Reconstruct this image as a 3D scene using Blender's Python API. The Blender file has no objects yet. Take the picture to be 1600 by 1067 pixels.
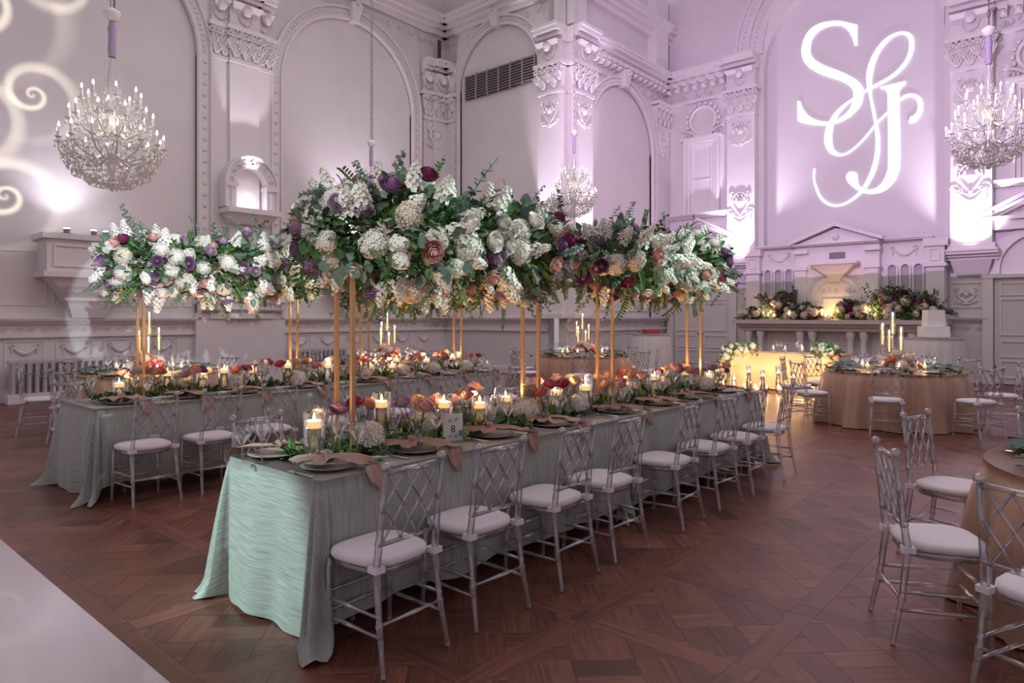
import bpy, math, random
from mathutils import Vector, Matrix
PI = math.pi
R = random.Random(7)
SC = bpy.context.scene
COL = SC.collection
# ------------------------------------------------------------------ camera
cam = bpy.data.cameras.new('camera')
cam.sensor_width = 36
cam.lens = 24.0
cam.shift_y = -0.0241
camo = bpy.data.objects.new('camera', cam)
COL.objects.link(camo)
camo.location = (0, 0, 1.54)
camo.rotation_euler = (PI / 2, 0, math.atan2(.661, .750) - PI / 2)
SC.camera = camo
SC.view_settings.view_transform = 'Standard'
SC.view_settings.look = 'None'
SC.view_settings.gamma = 1
SC.view_settings.use_curve_mapping = False
SC.view_settings.exposure = 0.5
SC.cycles.transparent_max_bounces = 40
SC.cycles.max_bounces = 6
SC.cycles.diffuse_bounces = 3
SC.cycles.glossy_bounces = 3
SC.cycles.caustics_reflective = False
SC.cycles.caustics_refractive = False
SC.cycles.use_denoising = True
SC.cycles.sample_clamp_indirect = 4
# ------------------------------------------------------------------ room ambience
world = bpy.data.worlds.new('world')
SC.world = world
world.use_nodes = True
wb = world.node_tree.nodes['Background']
wb.inputs[0].default_value = (.82, .71, .78, 1)
wb.inputs[1].default_value = .33

def light(name, kind, loc, energy, color, target=None, **kw):
    l = bpy.data.lights.new(name, kind)
    l.energy = energy
    l.color = color
    for k, v in kw.items():
        setattr(l, k, v)
    o = bpy.data.objects.new(name, l)
    COL.objects.link(o)
    o.location = loc
    if target is not None:
        o.rotation_euler = (Vector(target) - Vector(loc)).to_track_quat('-Z', 'Y').to_euler()
    return o

LAV = (.90, .80, 1.0)
# uplights standing on the ledges of the walls
def uplight(loc, target, e, ang=70, col=LAV, blend=.6, r=.05):
    return light('uplight_beam', 'SPOT', loc, e, col, target, spot_size=math.radians(ang), spot_blend=blend, shadow_soft_size=r)
uplight((18.2, 7.92, 3.0), (18.85, 7.9, 4.5), 420, 88, LAV, 1)
uplight((18.2, 2.46, 3.0), (18.85, 2.46, 4.5), 420, 88, LAV, 1)
uplight((13.05, 10.77, 1.9), (13.68, 10.77, 5.2), 1100, 27, LAV, .8)
uplight((14.35, 9.55, 1.9), (14.35, 10.18, 5.2), 1100, 27, LAV, .8)
uplight((4.0, 14.25, 3.2), (4.0, 14.95, 5.4), 60, 105, (.93, .86, 1), 1)
uplight((10.6, 14.25, 3.2), (10.6, 14.95, 6.2), 300, 90, (.95, .85, 1), 1)
uplight((7.6, 14.06, 4.0), (7.6, 14.70, 6.7), 200, 30, (.95, .86, 1), .5)
light('niche_light', 'POINT', (7.62, 14.52, 4.12), 2.5, (1, .93, 1), shadow_soft_size=.05)
# projector that throws the lilac field over the altar wall; its gate cuts the beam off above the altar shelf
pj = light('projector_beam', 'SPOT', (5.5, 4.2, 6.2), 2050, (.78, .50, .92), (19, 5.2, 6.2), spot_size=math.radians(75), spot_blend=.35, shadow_soft_size=.01)
def light_nodes(o):
    o.data.use_nodes = True
    t = o.data.node_tree
    em = t.nodes['Emission']
    tc = t.nodes.new('ShaderNodeTexCoord')
    sp = t.nodes.new('ShaderNodeSeparateXYZ')
    t.links.new(tc.outputs['Normal'], sp.inputs[0])
    def mth(op, a, b_=None, c=None):
        n = t.nodes.new('ShaderNodeMath'); n.operation = op
        for i, v in enumerate((a, b_, c)):
            if v is None:
                continue
            if isinstance(v, (int, float)):
                n.inputs[i].default_value = v
            else:
                t.links.new(v, n.inputs[i])
        return n.outputs[0]
    az = mth('ABSOLUTE', sp.outputs[2])
    return t, em, mth, mth('DIVIDE', sp.outputs[0], az), mth('DIVIDE', sp.outputs[1], az)
t, em, mth, gx, gy = light_nodes(pj)
GATE = mth('GREATER_THAN', gy, -.278)
t.links.new(GATE, em.inputs['Strength'])
# pattern projector: soft scroll pattern on the left wall
gb = light('pattern_beam', 'SPOT', (1.2, 5.5, 4.2), 1900, (1, .96, .70), (2.6, 14.9, 5.6), spot_size=math.radians(44), spot_blend=.5, shadow_soft_size=.03)
t, em, mth, gx, gy = light_nodes(gb)
acc = None
for cx, cy, R0, k, ph in ((.02, .15, .16, 5.5, 0), (.10, .0, .10, 5, 2), (.0, -.05, .13, 6, 4), (.06, -.20, .12, 5, 1), (-.12, .08, .15, 5, 3), (.14, .22, .1, 5, 5), (-.1, -.18, .14, 5, 2)):
    dx, dy = mth('SUBTRACT', gx, cx), mth('SUBTRACT', gy, cy)
    d = mth('SQRT', mth('ADD', mth('MULTIPLY', dx, dx), mth('MULTIPLY', dy, dy)))
    an = mth('ARCTAN2', dy, dx)
    s = mth('SINE', mth('ADD', mth('ADD', mth('MULTIPLY', mth('LOGARITHM', mth('ADD', d, .004), 2.718), k), an), ph))
    s = mth('MULTIPLY', mth('MAXIMUM', mth('SUBTRACT', s, .45), 0), 1.6)
    s = mth('MULTIPLY', s, mth('MAXIMUM', mth('SUBTRACT', 1, mth('DIVIDE', d, R0)), 0))
    acc = s if acc is None else mth('ADD', acc, s)
t.links.new(mth('MULTIPLY', acc, 2.0), em.inputs['Strength'])
# cool white pin spots on flowers and table end
MINT = (.74, 1.0, .92)
def pin(loc, tgt, e, ang, col=MINT, blend=.25, r=.03):
    return light('pin_spot_beam', 'SPOT', loc, e, col, tgt, spot_size=math.radians(ang), spot_blend=blend, shadow_soft_size=r)
pin((-.31, -1.2, 2.66), (5.95, 14.9, 1.5), 2100, 12, (.82, .93, 1), .12, .02)
pin((-4.5, 6.9, 4.2), (1.72, 3.62, .50), 2300, 10.5, (.66, 1.0, .92), .5)
pin((6.0, -3.0, 4.4), (3.1, 3.0, 2.1), 1300, 9)
pin((7.0, -2.5, 4.4), (5.2, 3.0, 2.05), 1200, 9)
pin((3.0, -3.0, 4.0), (6.2, 3.0, 2.05), 1100, 8)
pin((-2.0, .2, 3.6), (2.4, 3.05, 2.05), 420, 12, (.9, 1, .93), 1)
pin((6.5, .5, 4.0), (4.1, 6.6, 2.1), 1200, 8)
pin((9.0, 1.0, 4.6), (14.3, 6.1, .95), 1300, 5)
pin((9.0, 1.0, 4.6), (14.3, 4.35, .95), 1300, 4)
# unseen soft fill lamp added overhead to lift the whole room
light('overhead_fill', 'AREA', (8, 5.5, 10.5), 300, (1, .90, .93), (8, 5.5, 0), size=9, shape='SQUARE')

# ------------------------------------------------------------------ materials
MATS = {}
def newmat(name):
    m = bpy.data.materials.new(name)
    m.use_nodes = True
    return m, m.node_tree, m.node_tree.nodes['Principled BSDF']
def N(t, kind, **kw):
    n = t.nodes.new(kind)
    for k, v in kw.items():
        setattr(n, k, v)
    return n
def mat(name, c, rough=.6, metal=0, var=0, vs=8, bump=0, bs=40, coat=0, sheen=0, sub=0, emit=None, es=0, spec=None, stretch=None):
    if name in MATS:
        return MATS[name]
    m, t, b = newmat(name)
    b.inputs['Base Color'].default_value = (*c, 1)
    b.inputs['Roughness'].default_value = rough
    b.inputs['Metallic'].default_value = metal
    b.inputs['Coat Weight'].default_value = coat
    b.inputs['Sheen Weight'].default_value = sheen
    if spec is not None:
        b.inputs['Specular IOR Level'].default_value = spec
    if emit:
        b.inputs['Emission Color'].default_value = (*emit, 1)
        b.inputs['Emission Strength'].default_value = es
        m.cycles.emission_sampling = 'NONE'
    tc = N(t, 'ShaderNodeTexCoord')
    co = tc.outputs['Object']
    if stretch:
        mp = N(t, 'ShaderNodeMapping')
        mp.inputs['Scale'].default_value = stretch
        t.links.new(tc.outputs['UV' if len(stretch) == 4 else 'Object'], mp.inputs[0])
        co = mp.outputs[0]
    if var:
        nz = N(t, 'ShaderNodeTexNoise')
        nz.inputs['Scale'].default_value = vs
        nz.inputs['Detail'].default_value = 4
        t.links.new(co, nz.inputs['Vector'])
        oi = N(t, 'ShaderNodeObjectInfo')
        ad = N(t, 'ShaderNodeMath', operation='MULTIPLY_ADD')
        ad.inputs[1].default_value = .5
        t.links.new(oi.outputs['Random'], ad.inputs[0])
        t.links.new(nz.outputs[0], ad.inputs[2])
        rp = N(t, 'ShaderNodeMapRange')
        rp.inputs[1].default_value = .45
        rp.inputs[2].default_value = 1.05
        rp.inputs[3].default_value = 1 - var
        rp.inputs[4].default_value = 1 + var
        t.links.new(ad.outputs[0], rp.inputs[0])
        mx = N(t, 'ShaderNodeVectorMath', operation='SCALE')
        mx.inputs[0].default_value = c
        t.links.new(rp.outputs[0], mx.inputs['Scale'])
        t.links.new(mx.outputs[0], b.inputs['Base Color'])
    if bump:
        n2 = N(t, 'ShaderNodeTexNoise')
        n2.inputs['Scale'].default_value = bs
        n2.inputs['Detail'].default_value = 3
        t.links.new(co, n2.inputs['Vector'])
        bp = N(t, 'ShaderNodeBump')
        bp.inputs['Strength'].default_value = bump
        bp.inputs['Distance'].default_value = .02
        t.links.new(n2.outputs[0], bp.inputs['Height'])
        t.links.new(bp.outputs[0], b.inputs['Normal'])
    MATS[name] = m
    return m
def clear(name, tint, gl=.08, ior=1.45, rough=.04, solid=0, scol=(.6, .6, .62)):
    """clear acrylic / glass: see-through body with a fresnel gloss"""
    if name in MATS:
        return MATS[name]
    m, t, b = newmat(name)
    out = t.nodes['Material Output']
    tr = N(t, 'ShaderNodeBsdfTransparent')
    tr.inputs[0].default_value = (*tint, 1)
    gs = N(t, 'ShaderNodeBsdfGlossy')
    gs.inputs['Roughness'].default_value = rough
    gs.inputs['Color'].default_value = (1, 1, 1, 1)
    lw = N(t, 'ShaderNodeLayerWeight')
    lw.inputs['Blend'].default_value = .35
    ma = N(t, 'ShaderNodeMath', operation='MULTIPLY_ADD')
    ma.inputs[1].default_value = .7
    ma.inputs[2].default_value = gl
    t.links.new(lw.outputs['Fresnel'], ma.inputs[0])
    mx = N(t, 'ShaderNodeMixShader')
    t.links.new(ma.outputs[0], mx.inputs[0])
    t.links.new(tr.outputs[0], mx.inputs[1])
    t.links.new(gs.outputs[0], mx.inputs[2])
    last = mx
    if solid:
        df = N(t, 'ShaderNodeBsdfDiffuse')
        df.inputs[0].default_value = (*scol, 1)
        m2 = N(t, 'ShaderNodeMixShader')
        m2.inputs[0].default_value = solid
        t.links.new(mx.outputs[0], m2.inputs[1])
        t.links.new(df.outputs[0], m2.inputs[2])
        last = m2
    t.links.new(last.outputs[0], out.inputs[0])
    t.nodes.remove(b)
    MATS[name] = m
    return m
def leafmat(name, c, c2, rough=.5):
    if name in MATS:
        return MATS[name]
    m, t, b = newmat(name)
    ge = N(t, 'ShaderNodeNewGeometry')
    rp = N(t, 'ShaderNodeMix', data_type='RGBA')
    rp.inputs[6].default_value = (*c, 1)
    rp.inputs[7].default_value = (*c2, 1)
    t.links.new(ge.outputs['Random Per Island'], rp.inputs[0])
    t.links.new(rp.outputs[2], b.inputs['Base Color'])
    b.inputs['Roughness'].default_value = rough
    MATS[name] = m
    return m
M_WALL = mat('painted_plaster', (.74, .70, .72), .55, var=.05, vs=1.2, bump=.05, bs=60)
M_ORN = mat('plaster_ornament', (.76, .72, .74), .5, bump=.05, bs=80)
M_DARK = mat('dark_opening', (.06, .055, .06), .8)
M_VENT = mat('vent_metal', (.22, .19, .21), .6)
M_DOOR = mat('painted_door', (.68, .65, .66), .5, var=.04)
M_ACR = clear('clear_acrylic', (.93, .92, .95), .17, solid=.05, scol=(.75, .74, .80), rough=.10)
M_GLASS = clear('clear_glass', (.95, .96, .96), .08, rough=.06)
M_CRYS = clear('cut_crystal', (.92, .92, .94), .34, solid=.34, scol=(1, .98, 1), rough=.12)
M_CUSH = mat('white_cushion', (.80, .74, .79), .8, bump=.15, bs=90, sheen=.2)
M_GOLD = mat('gold_metal', (.72, .43, .20), .32, metal=.75)
M_WAX = mat('candle_wax', (.95, .80, .58), .5, emit=(1, .52, .17), es=1.1)  # warm emission puts the flame's glow into the wax itself
M_FLAME = mat('candle_flame', (1, .8, .4), .5, emit=(1, .72, .36), es=22)
M_BULB = mat('lamp_bulb', (1, .95, .85), .5, emit=(1, .90, .74), es=12)
M_LAMP = mat('uplight_lens', (1, 1, 1), .5, emit=(.93, .92, 1), es=40)
M_FIX = mat('lamp_housing', (.2, .2, .22), .5)
M_STEEL = mat('cutlery_steel', (.75, .73, .72), .22, metal=1)
M_CARD = mat('white_card', (.85, .82, .82), .7)
M_INK = mat('dark_ink', (.05, .05, .06), .7)
M_CHINA = mat('greige_china', (.42, .37, .35), .3)
M_PINK = mat('dusty_pink_linen', (.46, .29, .25), .85, var=.12, vs=20, bump=.3, bs=60)
M_SAGE = mat('dark_sage_linen', (.10, .16, .155), .85, var=.12, vs=20, bump=.3, bs=60)
M_LEAF = leafmat('dark_leaf', (.045, .125, .035), (.13, .25, .07))
M_EUC = leafmat('eucalyptus_leaf', (.10, .18, .125), (.22, .31, .24), .6)
M_FERN = leafmat('fern_leaf', (.05, .12, .04), (.10, .19, .07))
M_STEM = mat('green_stem', (.07, .10, .035), .6)
M_HYD = leafmat('white_hydrangea', (.78, .72, .62), (.90, .87, .80), .7)
M_BLOS = leafmat('white_blossom', (.80, .76, .66), (.92, .90, .86), .7)
M_RED = mat('red_paper', (.48, .03, .05), .4)
M_ICING = mat('white_icing', (.86, .84, .84), .5, bump=.2, bs=30)
M_WHITECLOTH = mat('white_linen', (.66, .64, .67), .8, bump=.1, bs=150)
M_CHAIN = mat('chain_metal', (.30, .27, .26), .4, metal=.8)
M_LILAC = mat('lilac_fabric', (.45, .36, .56), .7, bump=.5, bs=60)
M_RAD = mat('radiator_paint', (.52, .47, .49), .45)
M_SLEEVE = mat('candle_sleeve', (.80, .84, .86), .5)

# ------------------------------------------------------------------ mesh builder
class MB:
    def __init__(s, T=None):
        s.v = []; s.f = []; s.T = T; s.uv = None
    def add(s, vs, fs):
        o = len(s.v)
        if s.T:
            s.v.extend(s.T(p) for p in vs)
        else:
            s.v.extend(tuple(p) for p in vs)
        s.f.extend(tuple(i + o for i in f) for f in fs)
        return s
    def box(s, x0, x1, y0, y1, z0, z1):
        return s.add([(x0, y0, z0), (x1, y0, z0), (x1, y1, z0), (x0, y1, z0), (x0, y0, z1), (x1, y0, z1), (x1, y1, z1), (x0, y1, z1)],
                     [(0, 3, 2, 1), (4, 5, 6, 7), (0, 1, 5, 4), (1, 2, 6, 5), (2, 3, 7, 6), (3, 0, 4, 7)])
    def taper(s, x0, x1, y0, y1, z0, X0, X1, Y0, Y1, z1):
        return s.add([(x0, y0, z0), (x1, y0, z0), (x1, y1, z0), (x0, y1, z0), (X0, Y0, z1), (X1, Y0, z1), (X1, Y1, z1), (X0, Y1, z1)],
                     [(0, 3, 2, 1), (4, 5, 6, 7), (0, 1, 5, 4), (1, 2, 6, 5), (2, 3, 7, 6), (3, 0, 4, 7)])
    def tube(s, pts, r, n=6, cap=True):
        P = [Vector(p) for p in pts]
        rs = r if isinstance(r, (list, tuple)) else [r] * len(P)
        vs = []; fs = []
        up = None
        for i, p in enumerate(P):
            t = (P[min(i + 1, len(P) - 1)] - P[max(i - 1, 0)])
            if t.length < 1e-9:
                t = Vector((0, 0, 1))
            t.normalize()
            if up is None:
                a = Vector((0, 0, 1)) if abs(t.z) < .9 else Vector((1, 0, 0))
                up = (a - t * a.dot(t)).normalized()
            else:
                up = up - t * up.dot(t)
                up = up.normalized() if up.length > 1e-6 else t.orthogonal().normalized()
            sd = t.cross(up)
            for k in range(n):
                a = 2 * PI * k / n
                vs.append(p + (up * math.cos(a) + sd * math.sin(a)) * rs[i])
        for i in range(len(P) - 1):
            for k in range(n):
                fs.append((i * n + k, i * n + (k + 1) % n, (i + 1) * n + (k + 1) % n, (i + 1) * n + k))
        if cap:
            fs.append(tuple(range(n - 1, -1, -1)))
            fs.append(tuple((len(P) - 1) * n + k for k in range(n)))
        return s.add(vs, fs)
    def lathe(s, prof, n=16, c=(0, 0, 0), cap=True):
        vs = []; fs = []
        for r, z in prof:
            for k in range(n):
                a = 2 * PI * k / n
                vs.append((c[0] + r * math.cos(a), c[1] + r * math.sin(a), c[2] + z))
        for i in range(len(prof) - 1):
            for k in range(n):
                fs.append((i * n + k, i * n + (k + 1) % n, (i + 1) * n + (k + 1) % n, (i + 1) * n + k))
        if cap:
            fs.append(tuple(range(n - 1, -1, -1)))
            fs.append(tuple((len(prof) - 1) * n + k for k in range(n)))
        return s.add(vs, fs)
    def ball(s, c, r, n=6, m=4):
        pr = [(max(1e-4, abs(r * math.sin(PI * i / m))), -r * math.cos(PI * i / m)) for i in range(m + 1)]
        return s.lathe(pr, n, c, False)
    def prism(s, pts, y0, y1):
        """polygon in (x,z), extruded in y"""
        n = len(pts)
        vs = [(p[0], y0, p[1]) for p in pts] + [(p[0], y1, p[1]) for p in pts]
        fs = [tuple(range(n)), tuple(range(2 * n - 1, n - 1, -1))]
        fs += [(i, i + n, (i + 1) % n + n, (i + 1) % n) for i in range(n)]
        return s.add(vs, fs)
    def strip(s, A, B, y0, y1):
        """ribbon between polylines A and B in (x,z), extruded in y (front, back and both edges)"""
        n = len(A)
        vs = [(p[0], y1, p[1]) for p in A] + [(p[0], y1, p[1]) for p in B] + [(p[0], y0, p[1]) for p in A] + [(p[0], y0, p[1]) for p in B]
        fs = []
        for i in range(n - 1):
            fs += [(i, i + 1, n + i + 1, n + i), (2 * n + i, 2 * n + i + 1, i + 1, i), (n + i, n + i + 1, 3 * n + i + 1, 3 * n + i)]
        fs += [(0, n, 3 * n, 2 * n), (n - 1, 3 * n - 1, 4 * n - 1, 2 * n - 1)]
        return s.add(vs, fs)
    def scroll(s, x, z, r, y, turns=1.4, flip=1, a0=0, tr=.02, n=12):
        pts = []
        for i in range(n + 1):
            q = i / n
            a = a0 + flip * turns * 2 * PI * q
            rr = r * (1 - .82 * q)
            pts.append((x + rr * math.cos(a), y, z + rr * math.sin(a)))
        return s.tube(pts, tr, 4, False)
    def mesh(s, name, m, smooth=False):
        me = bpy.data.meshes.new(name)
        me.from_pydata(s.v, [], s.f)
        if m:
            me.materials.append(m)
        if smooth:
            me.shade_smooth()
        if s.uv:
            l = me.uv_layers.new(name='UVMap')
            for i, lp in enumerate(me.loops):
                l.data[i].uv = s.uv[lp.vertex_index]
        return me
    def build(s, name, m, parent=None, smooth=False):
        return link(name, s.mesh(name, m, smooth), parent)
def link(name, data, parent=None, loc=None, rot=None, sc=None):
    o = bpy.data.objects.new(name, data)
    COL.objects.link(o)
    if parent:
        o.parent = parent
    if loc is not None:
        o.location = loc
    if rot is not None:
        o.rotation_euler = rot
    if sc is not None:
        o.scale = (sc, sc, sc) if isinstance(sc, (int, float)) else sc
    return o
def tag(o, label, cat, group=None, kind=None):
    o['label'] = label
    o['category'] = cat
    if group:
        o['group'] = group
    if kind:
        o['kind'] = kind
    return o
def thing(name, label, cat, loc=(0, 0, 0), rz=0, group=None, kind=None):
    o = link(name, None, None, loc, (0, 0, rz))
    o.empty_display_size = .1
    return tag(o, label, cat, group, kind)
def copy_tree(o, parent=None):
    c = o.copy()
    COL.objects.link(c)
    c.parent = parent
    for ch in o.children:
        copy_tree(ch, c)
    return c
ORD = ['first', 'second', 'third', 'fourth', 'fifth', 'sixth', 'seventh', 'eighth', 'ninth', 'tenth', 'eleventh', 'twelfth', 'thirteenth', 'fourteenth', 'fifteenth', 'sixteenth', 'seventeenth', 'eighteenth', 'nineteenth', 'twentieth', 'twenty-first', 'twenty-second', 'twenty-third', 'twenty-fourth']
# ------------------------------------------------------------------ floor: parquet of bordered squares with diagonal basket weave
def floor_mat(name, tiles):
    m, t, b = newmat(name)
    at = N(t, 'ShaderNodeAttribute', attribute_name='tone')
    tc = N(t, 'ShaderNodeTexCoord')
    mp = N(t, 'ShaderNodeMapping')
    mp.inputs['Scale'].default_value = (3, 45, 1)
    nz = N(t, 'ShaderNodeTexNoise')
    nz.inputs['Scale'].default_value = 1
    nz.inputs['Detail'].default_value = 5
    nz.inputs['Distortion'].default_value = .8
    rp = N(t, 'ShaderNodeValToRGB')
    rp.color_ramp.elements[0].position = .3
    rp.color_ramp.elements[0].color = (.11, .040, .028, 1)
    rp.color_ramp.elements[1].position = .75
    rp.color_ramp.elements[1].color = (.25, .098, .068, 1)
    mx = N(t, 'ShaderNodeMix', data_type='RGBA', blend_type='MULTIPLY')
    mx.inputs[0].default_value = 1
    t.links.new(tc.outputs['UV' if tiles else 'Object'], mp.inputs[0])
    t.links.new(mp.outputs[0], nz.inputs['Vector'])
    t.links.new(nz.outputs[0], rp.inputs[0])
    t.links.new(rp.outputs[0], mx.inputs[6])
    if tiles:
        t.links.new(at.outputs['Color'], mx.inputs[7])
    else:
        mp.inputs['Scale'].default_value = (4, 4, 4)
        mx.inputs[7].default_value = (.85, .85, .85, 1)
    t.links.new(mx.outputs[2], b.inputs['Base Color'])
    rr = N(t, 'ShaderNodeMapRange')
    rr.inputs[3].default_value = .28
    rr.inputs[4].default_value = .5
    t.links.new(nz.outputs[0], rr.inputs[0])
    t.links.new(rr.outputs[0], b.inputs['Roughness'])
    bp = N(t, 'ShaderNodeBump')
    bp.inputs['Strength'].default_value = .08
    bp.inputs['Distance'].default_value = .01
    t.links.new(nz.outputs[0], bp.inputs['Height'])
    t.links.new(bp.outputs[0], b.inputs['Normal'])
    return m
M_PARQ = floor_mat('parquet_wood', True)
M_PARQ2 = floor_mat('parquet_far', False)
fl = MB().box(-6, 19.4, -6, 15.2, -.12, -.004).build('floor', M_PARQ2)
tag(fl, 'dark reddish brown parquet floor of bordered squares', 'floor', kind='structure')
def clip(poly, x0, x1, y0, y1):
    for ax, lim, sg in ((0, x0, 1), (0, x1, -1), (1, y0, 1), (1, y1, -1)):
        out = []
        for i in range(len(poly)):
            a, b = poly[i - 1], poly[i]
            da, db = (a[ax] - lim) * sg, (b[ax] - lim) * sg
            if (da >= 0) != (db >= 0):
                q = da / (da - db)
                out.append((a[0] + (b[0] - a[0]) * q, a[1] + (b[1] - a[1]) * q))
            if db >= 0:
                out.append(b)
        poly = out
        if len(poly) < 3:
            return []
    return poly
planks = []
TP, BW = .82, .125
def pl(poly, ang):
    cx = sum(p[0] for p in poly) / len(poly)
    cy = sum(p[1] for p in poly) / len(poly)
    d = .75 * cx + .661 * cy
    l = .661 * cx - .75 * cy
    if d > 1.6 and d < 11.5 and abs(l) < d * .95 + .8:
        planks.append((d, abs(l) / d < .76 and 1.54 / d * 1067 < 590, poly, ang, R.uniform(.68, 1.1) * (1.25 if R.random() < .08 else (.62 if R.random() < .07 else 1))))
for i in range(-3, 20):
    for j in range(-10, 18):
        gx, gy = 2.88 + TP * i - TP * 2, 1.21 + TP * j
        h = BW / 2
        a0, a1 = gx + h, gx + TP - h
        b0, b1 = gy + h, gy + TP - h
        pl([(a0, gy - h), (a1, gy - h), (a1, gy + h), (a0, gy + h)], 0)
        pl([(gx - h, b0), (gx + h, b0), (gx + h, b1), (gx - h, b1)], PI / 2)
        pl([(gx - h, gy - h), (gx + h, gy - h), (gx + h, gy + h), (gx - h, gy + h)], 0)
        cx, cy = gx + TP / 2, gy + TP / 2
        if .75 * cx + .661 * cy < 1.6 or .75 * cx + .661 * cy > 12:
            continue
        c = .29
        for si in range(-2, 3):
            for ti in range(-2, 3):
                fl2 = (si + ti) % 2
                for k in (0, 1):
                    if fl2:
                        q = (si * c - c / 2, si * c + c / 2, ti * c - c / 2 + k * c / 2, ti * c + k * c / 2)
                    else:
                        q = (si * c - c / 2 + k * c / 2, si * c + k * c / 2, ti * c - c / 2, ti * c + c / 2)
                    pts = [(q[0], q[2]), (q[1], q[2]), (q[1], q[3]), (q[0], q[3])]
                    pts = [(cx + (p[0] - p[1]) * .7071, cy + (p[0] + p[1]) * .7071) for p in pts]
                    pts = clip(pts, a0, a1, b0, b1)
                    if len(pts) >= 3:
                        ar = abs(sum(pts[n - 1][0] * pts[n][1] - pts[n][0] * pts[n - 1][1] for n in range(len(pts)))) / 2
                        if ar > .0015:
                            pl(pts, PI / 4 if fl2 else -PI / 4)
def plank_mesh(items):
    vs = []; fs = []; uv = []; tn = []
    for d, vis, poly, ang, tone in items:
        n = len(poly); o = len(vs)
        cx = sum(p[0] for p in poly) / n; cy = sum(p[1] for p in poly) / n
        ca, sa = math.cos(ang), math.sin(ang)
        of = R.uniform(0, 50)
        for z, ins in ((-.006, .0006), (-.0005, .0006), (0, .0022)):
            for p in poly:
                L = math.hypot(p[0] - cx, p[1] - cy)
                q = 1 - ins * 1.5 / max(L, .01)
                x, y = cx + (p[0] - cx) * q, cy + (p[1] - cy) * q
                vs.append((x, y, z))
                uv.append((x * ca + y * sa + of, -x * sa + y * ca + of))
                tn.append(tone)
        for k in range(n):
            k2 = (k + 1) % n
            fs += [(o + k, o + k2, o + n + k2, o + n + k), (o + n + k, o + n + k2, o + 2 * n + k2, o + 2 * n + k)]
        fs.append(tuple(o + 2 * n + k for k in range(n)))
    me = bpy.data.meshes.new('plank')
    me.from_pydata(vs, [], fs)
    me.materials.append(M_PARQ)
    l = me.uv_layers.new(name='UVMap')
    for i, lp in enumerate(me.loops):
        l.data[i].uv = uv[lp.vertex_index]
    ca = me.color_attributes.new('tone', 'FLOAT_COLOR', 'POINT')
    for i, q in enumerate(tn):
        ca.data[i].color = (q, q * .97, q * .97, 1)
    return me
planks.sort(key=lambda p: (not p[1], p[0]))
planks = [p for p in planks if sum(q[0] for q in p[2]) / len(p[2]) > .95 and max(q[1] for q in p[2]) < 14.6 and not (max(q[0] for q in p[2]) > 13.6 and max(q[1] for q in p[2]) > 9.9)]
for it in planks[:295]:
    link('plank', plank_mesh([it]), fl)
st = link('parquet_planks', plank_mesh(planks[295:]), fl)
st['kind'] = 'stuff'
# white dance floor
m, t, b = newmat('white_vinyl')
b.inputs['Base Color'].default_value = (.62, .55, .60, 1)
b.inputs['Coat Weight'].default_value = .4
nz = N(t, 'ShaderNodeTexNoise')
nz.inputs['Scale'].default_value = 5
nz.inputs['Detail'].default_value = 8
mr = N(t, 'ShaderNodeMapRange')
mr.inputs[3].default_value = .08
mr.inputs[4].default_value = .26
t.links.new(nz.outputs[0], mr.inputs[0])
t.links.new(mr.outputs[0], b.inputs['Roughness'])
tag(MB().box(-5.5, 1.2, -3, 8.6, 0, .006).build('dance_floor', m), 'glossy white dance floor sheet at the left edge', 'dance floor')
tr = MB().box(13.25, 13.37, -5, 1.52, -.004, .012).build('trim_1', mat('pale_strip', (.62, .55, .42), .5))
tag(tr, 'pale threshold strip across the floor behind the round tables', 'floor strip', kind='structure')

# ------------------------------------------------------------------ walls
def frameL(p): return (p[0], 14.9 - p[1], p[2])
def frameA(p): return (13.9 - p[1], p[0], p[2])
def frameR(p): return (p[0], 10.4 - p[1], p[2])
def frameE(p): return (19 - p[1], p[0], p[2])
def arc(uc, r, zs, z0, n=24):
    return [(uc - r, z0)] + [(uc - r * math.cos(PI * i / n), zs + r * math.sin(PI * i / n)) for i in range(n + 1)] + [(uc + r, z0)]
def arch(T, parent, uc, half, zs, z0, ztop, band=.22, p=.1, u0=None, u1=None):
    """raised spandrel field with a moulded arch surround and a keystone"""
    A = arc(uc, half, zs, z0)
    a0, a1 = (u0 if u0 is not None else uc - half - .35), (u1 if u1 is not None else uc + half + .35)
    B = []
    for x, z in A:
        if z <= zs + .001:
            B.append((a0 if x < uc else a1, z))
        else:
            q = min(1, max(0, (z - zs) / half))
            e = a0 if x < uc else a1
            f = min(1.0, 1.6 * (1 - abs(x - uc) / half))
            B.append((e + (x - e) * (f if f > 0 else 0) if f < 1 else x, zs + (ztop - zs) * min(1, q * 1.6)))
    MB(T).strip(A, B, -.01, .05).build('spandrel', M_WALL, parent)
    sur = MB(T)
    sur.strip(arc(uc, half, zs, z0), arc(uc, half + .06, zs, z0), 0, p + .06)
    sur.strip(arc(uc, half + .06, zs, z0), arc(uc, half + .06 + band, zs, z0), 0, p)
    sur.strip(arc(uc, half + .06 + band, zs, z0), arc(uc, half + .11 + band, zs, z0), 0, p + .07)
    sur.build('arch_moulding', M_ORN, parent)
    bd = MB(T)
    pts = arc(uc, half + .06 + band / 2, zs, z0, 60)
    for i in range(2, 62, 1):
        bd.ball((pts[i - 1][0], p, pts[i - 1][1]), .045, 5, 3)
    z = z0 + .3
    while z < zs:
        for sg in (-1, 1):
            bd.ball((uc + sg * (half + .06 + band / 2), p, z), .05, 5, 3)
        z += .24
    bd.build('arch_beading', M_ORN, parent)['kind'] = 'stuff'
    k = MB(T)
    zt = zs + half
    k.taper(uc - .1, uc + .1, 0, p + .14, zt - .04, uc - .17, uc + .17, 0, p + .22, zt + .4)
    k.scroll(uc, zt + .34, .12, p + .22, 1.2, 1, 0, .03)
    k.build('keystone', M_ORN, parent)
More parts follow.
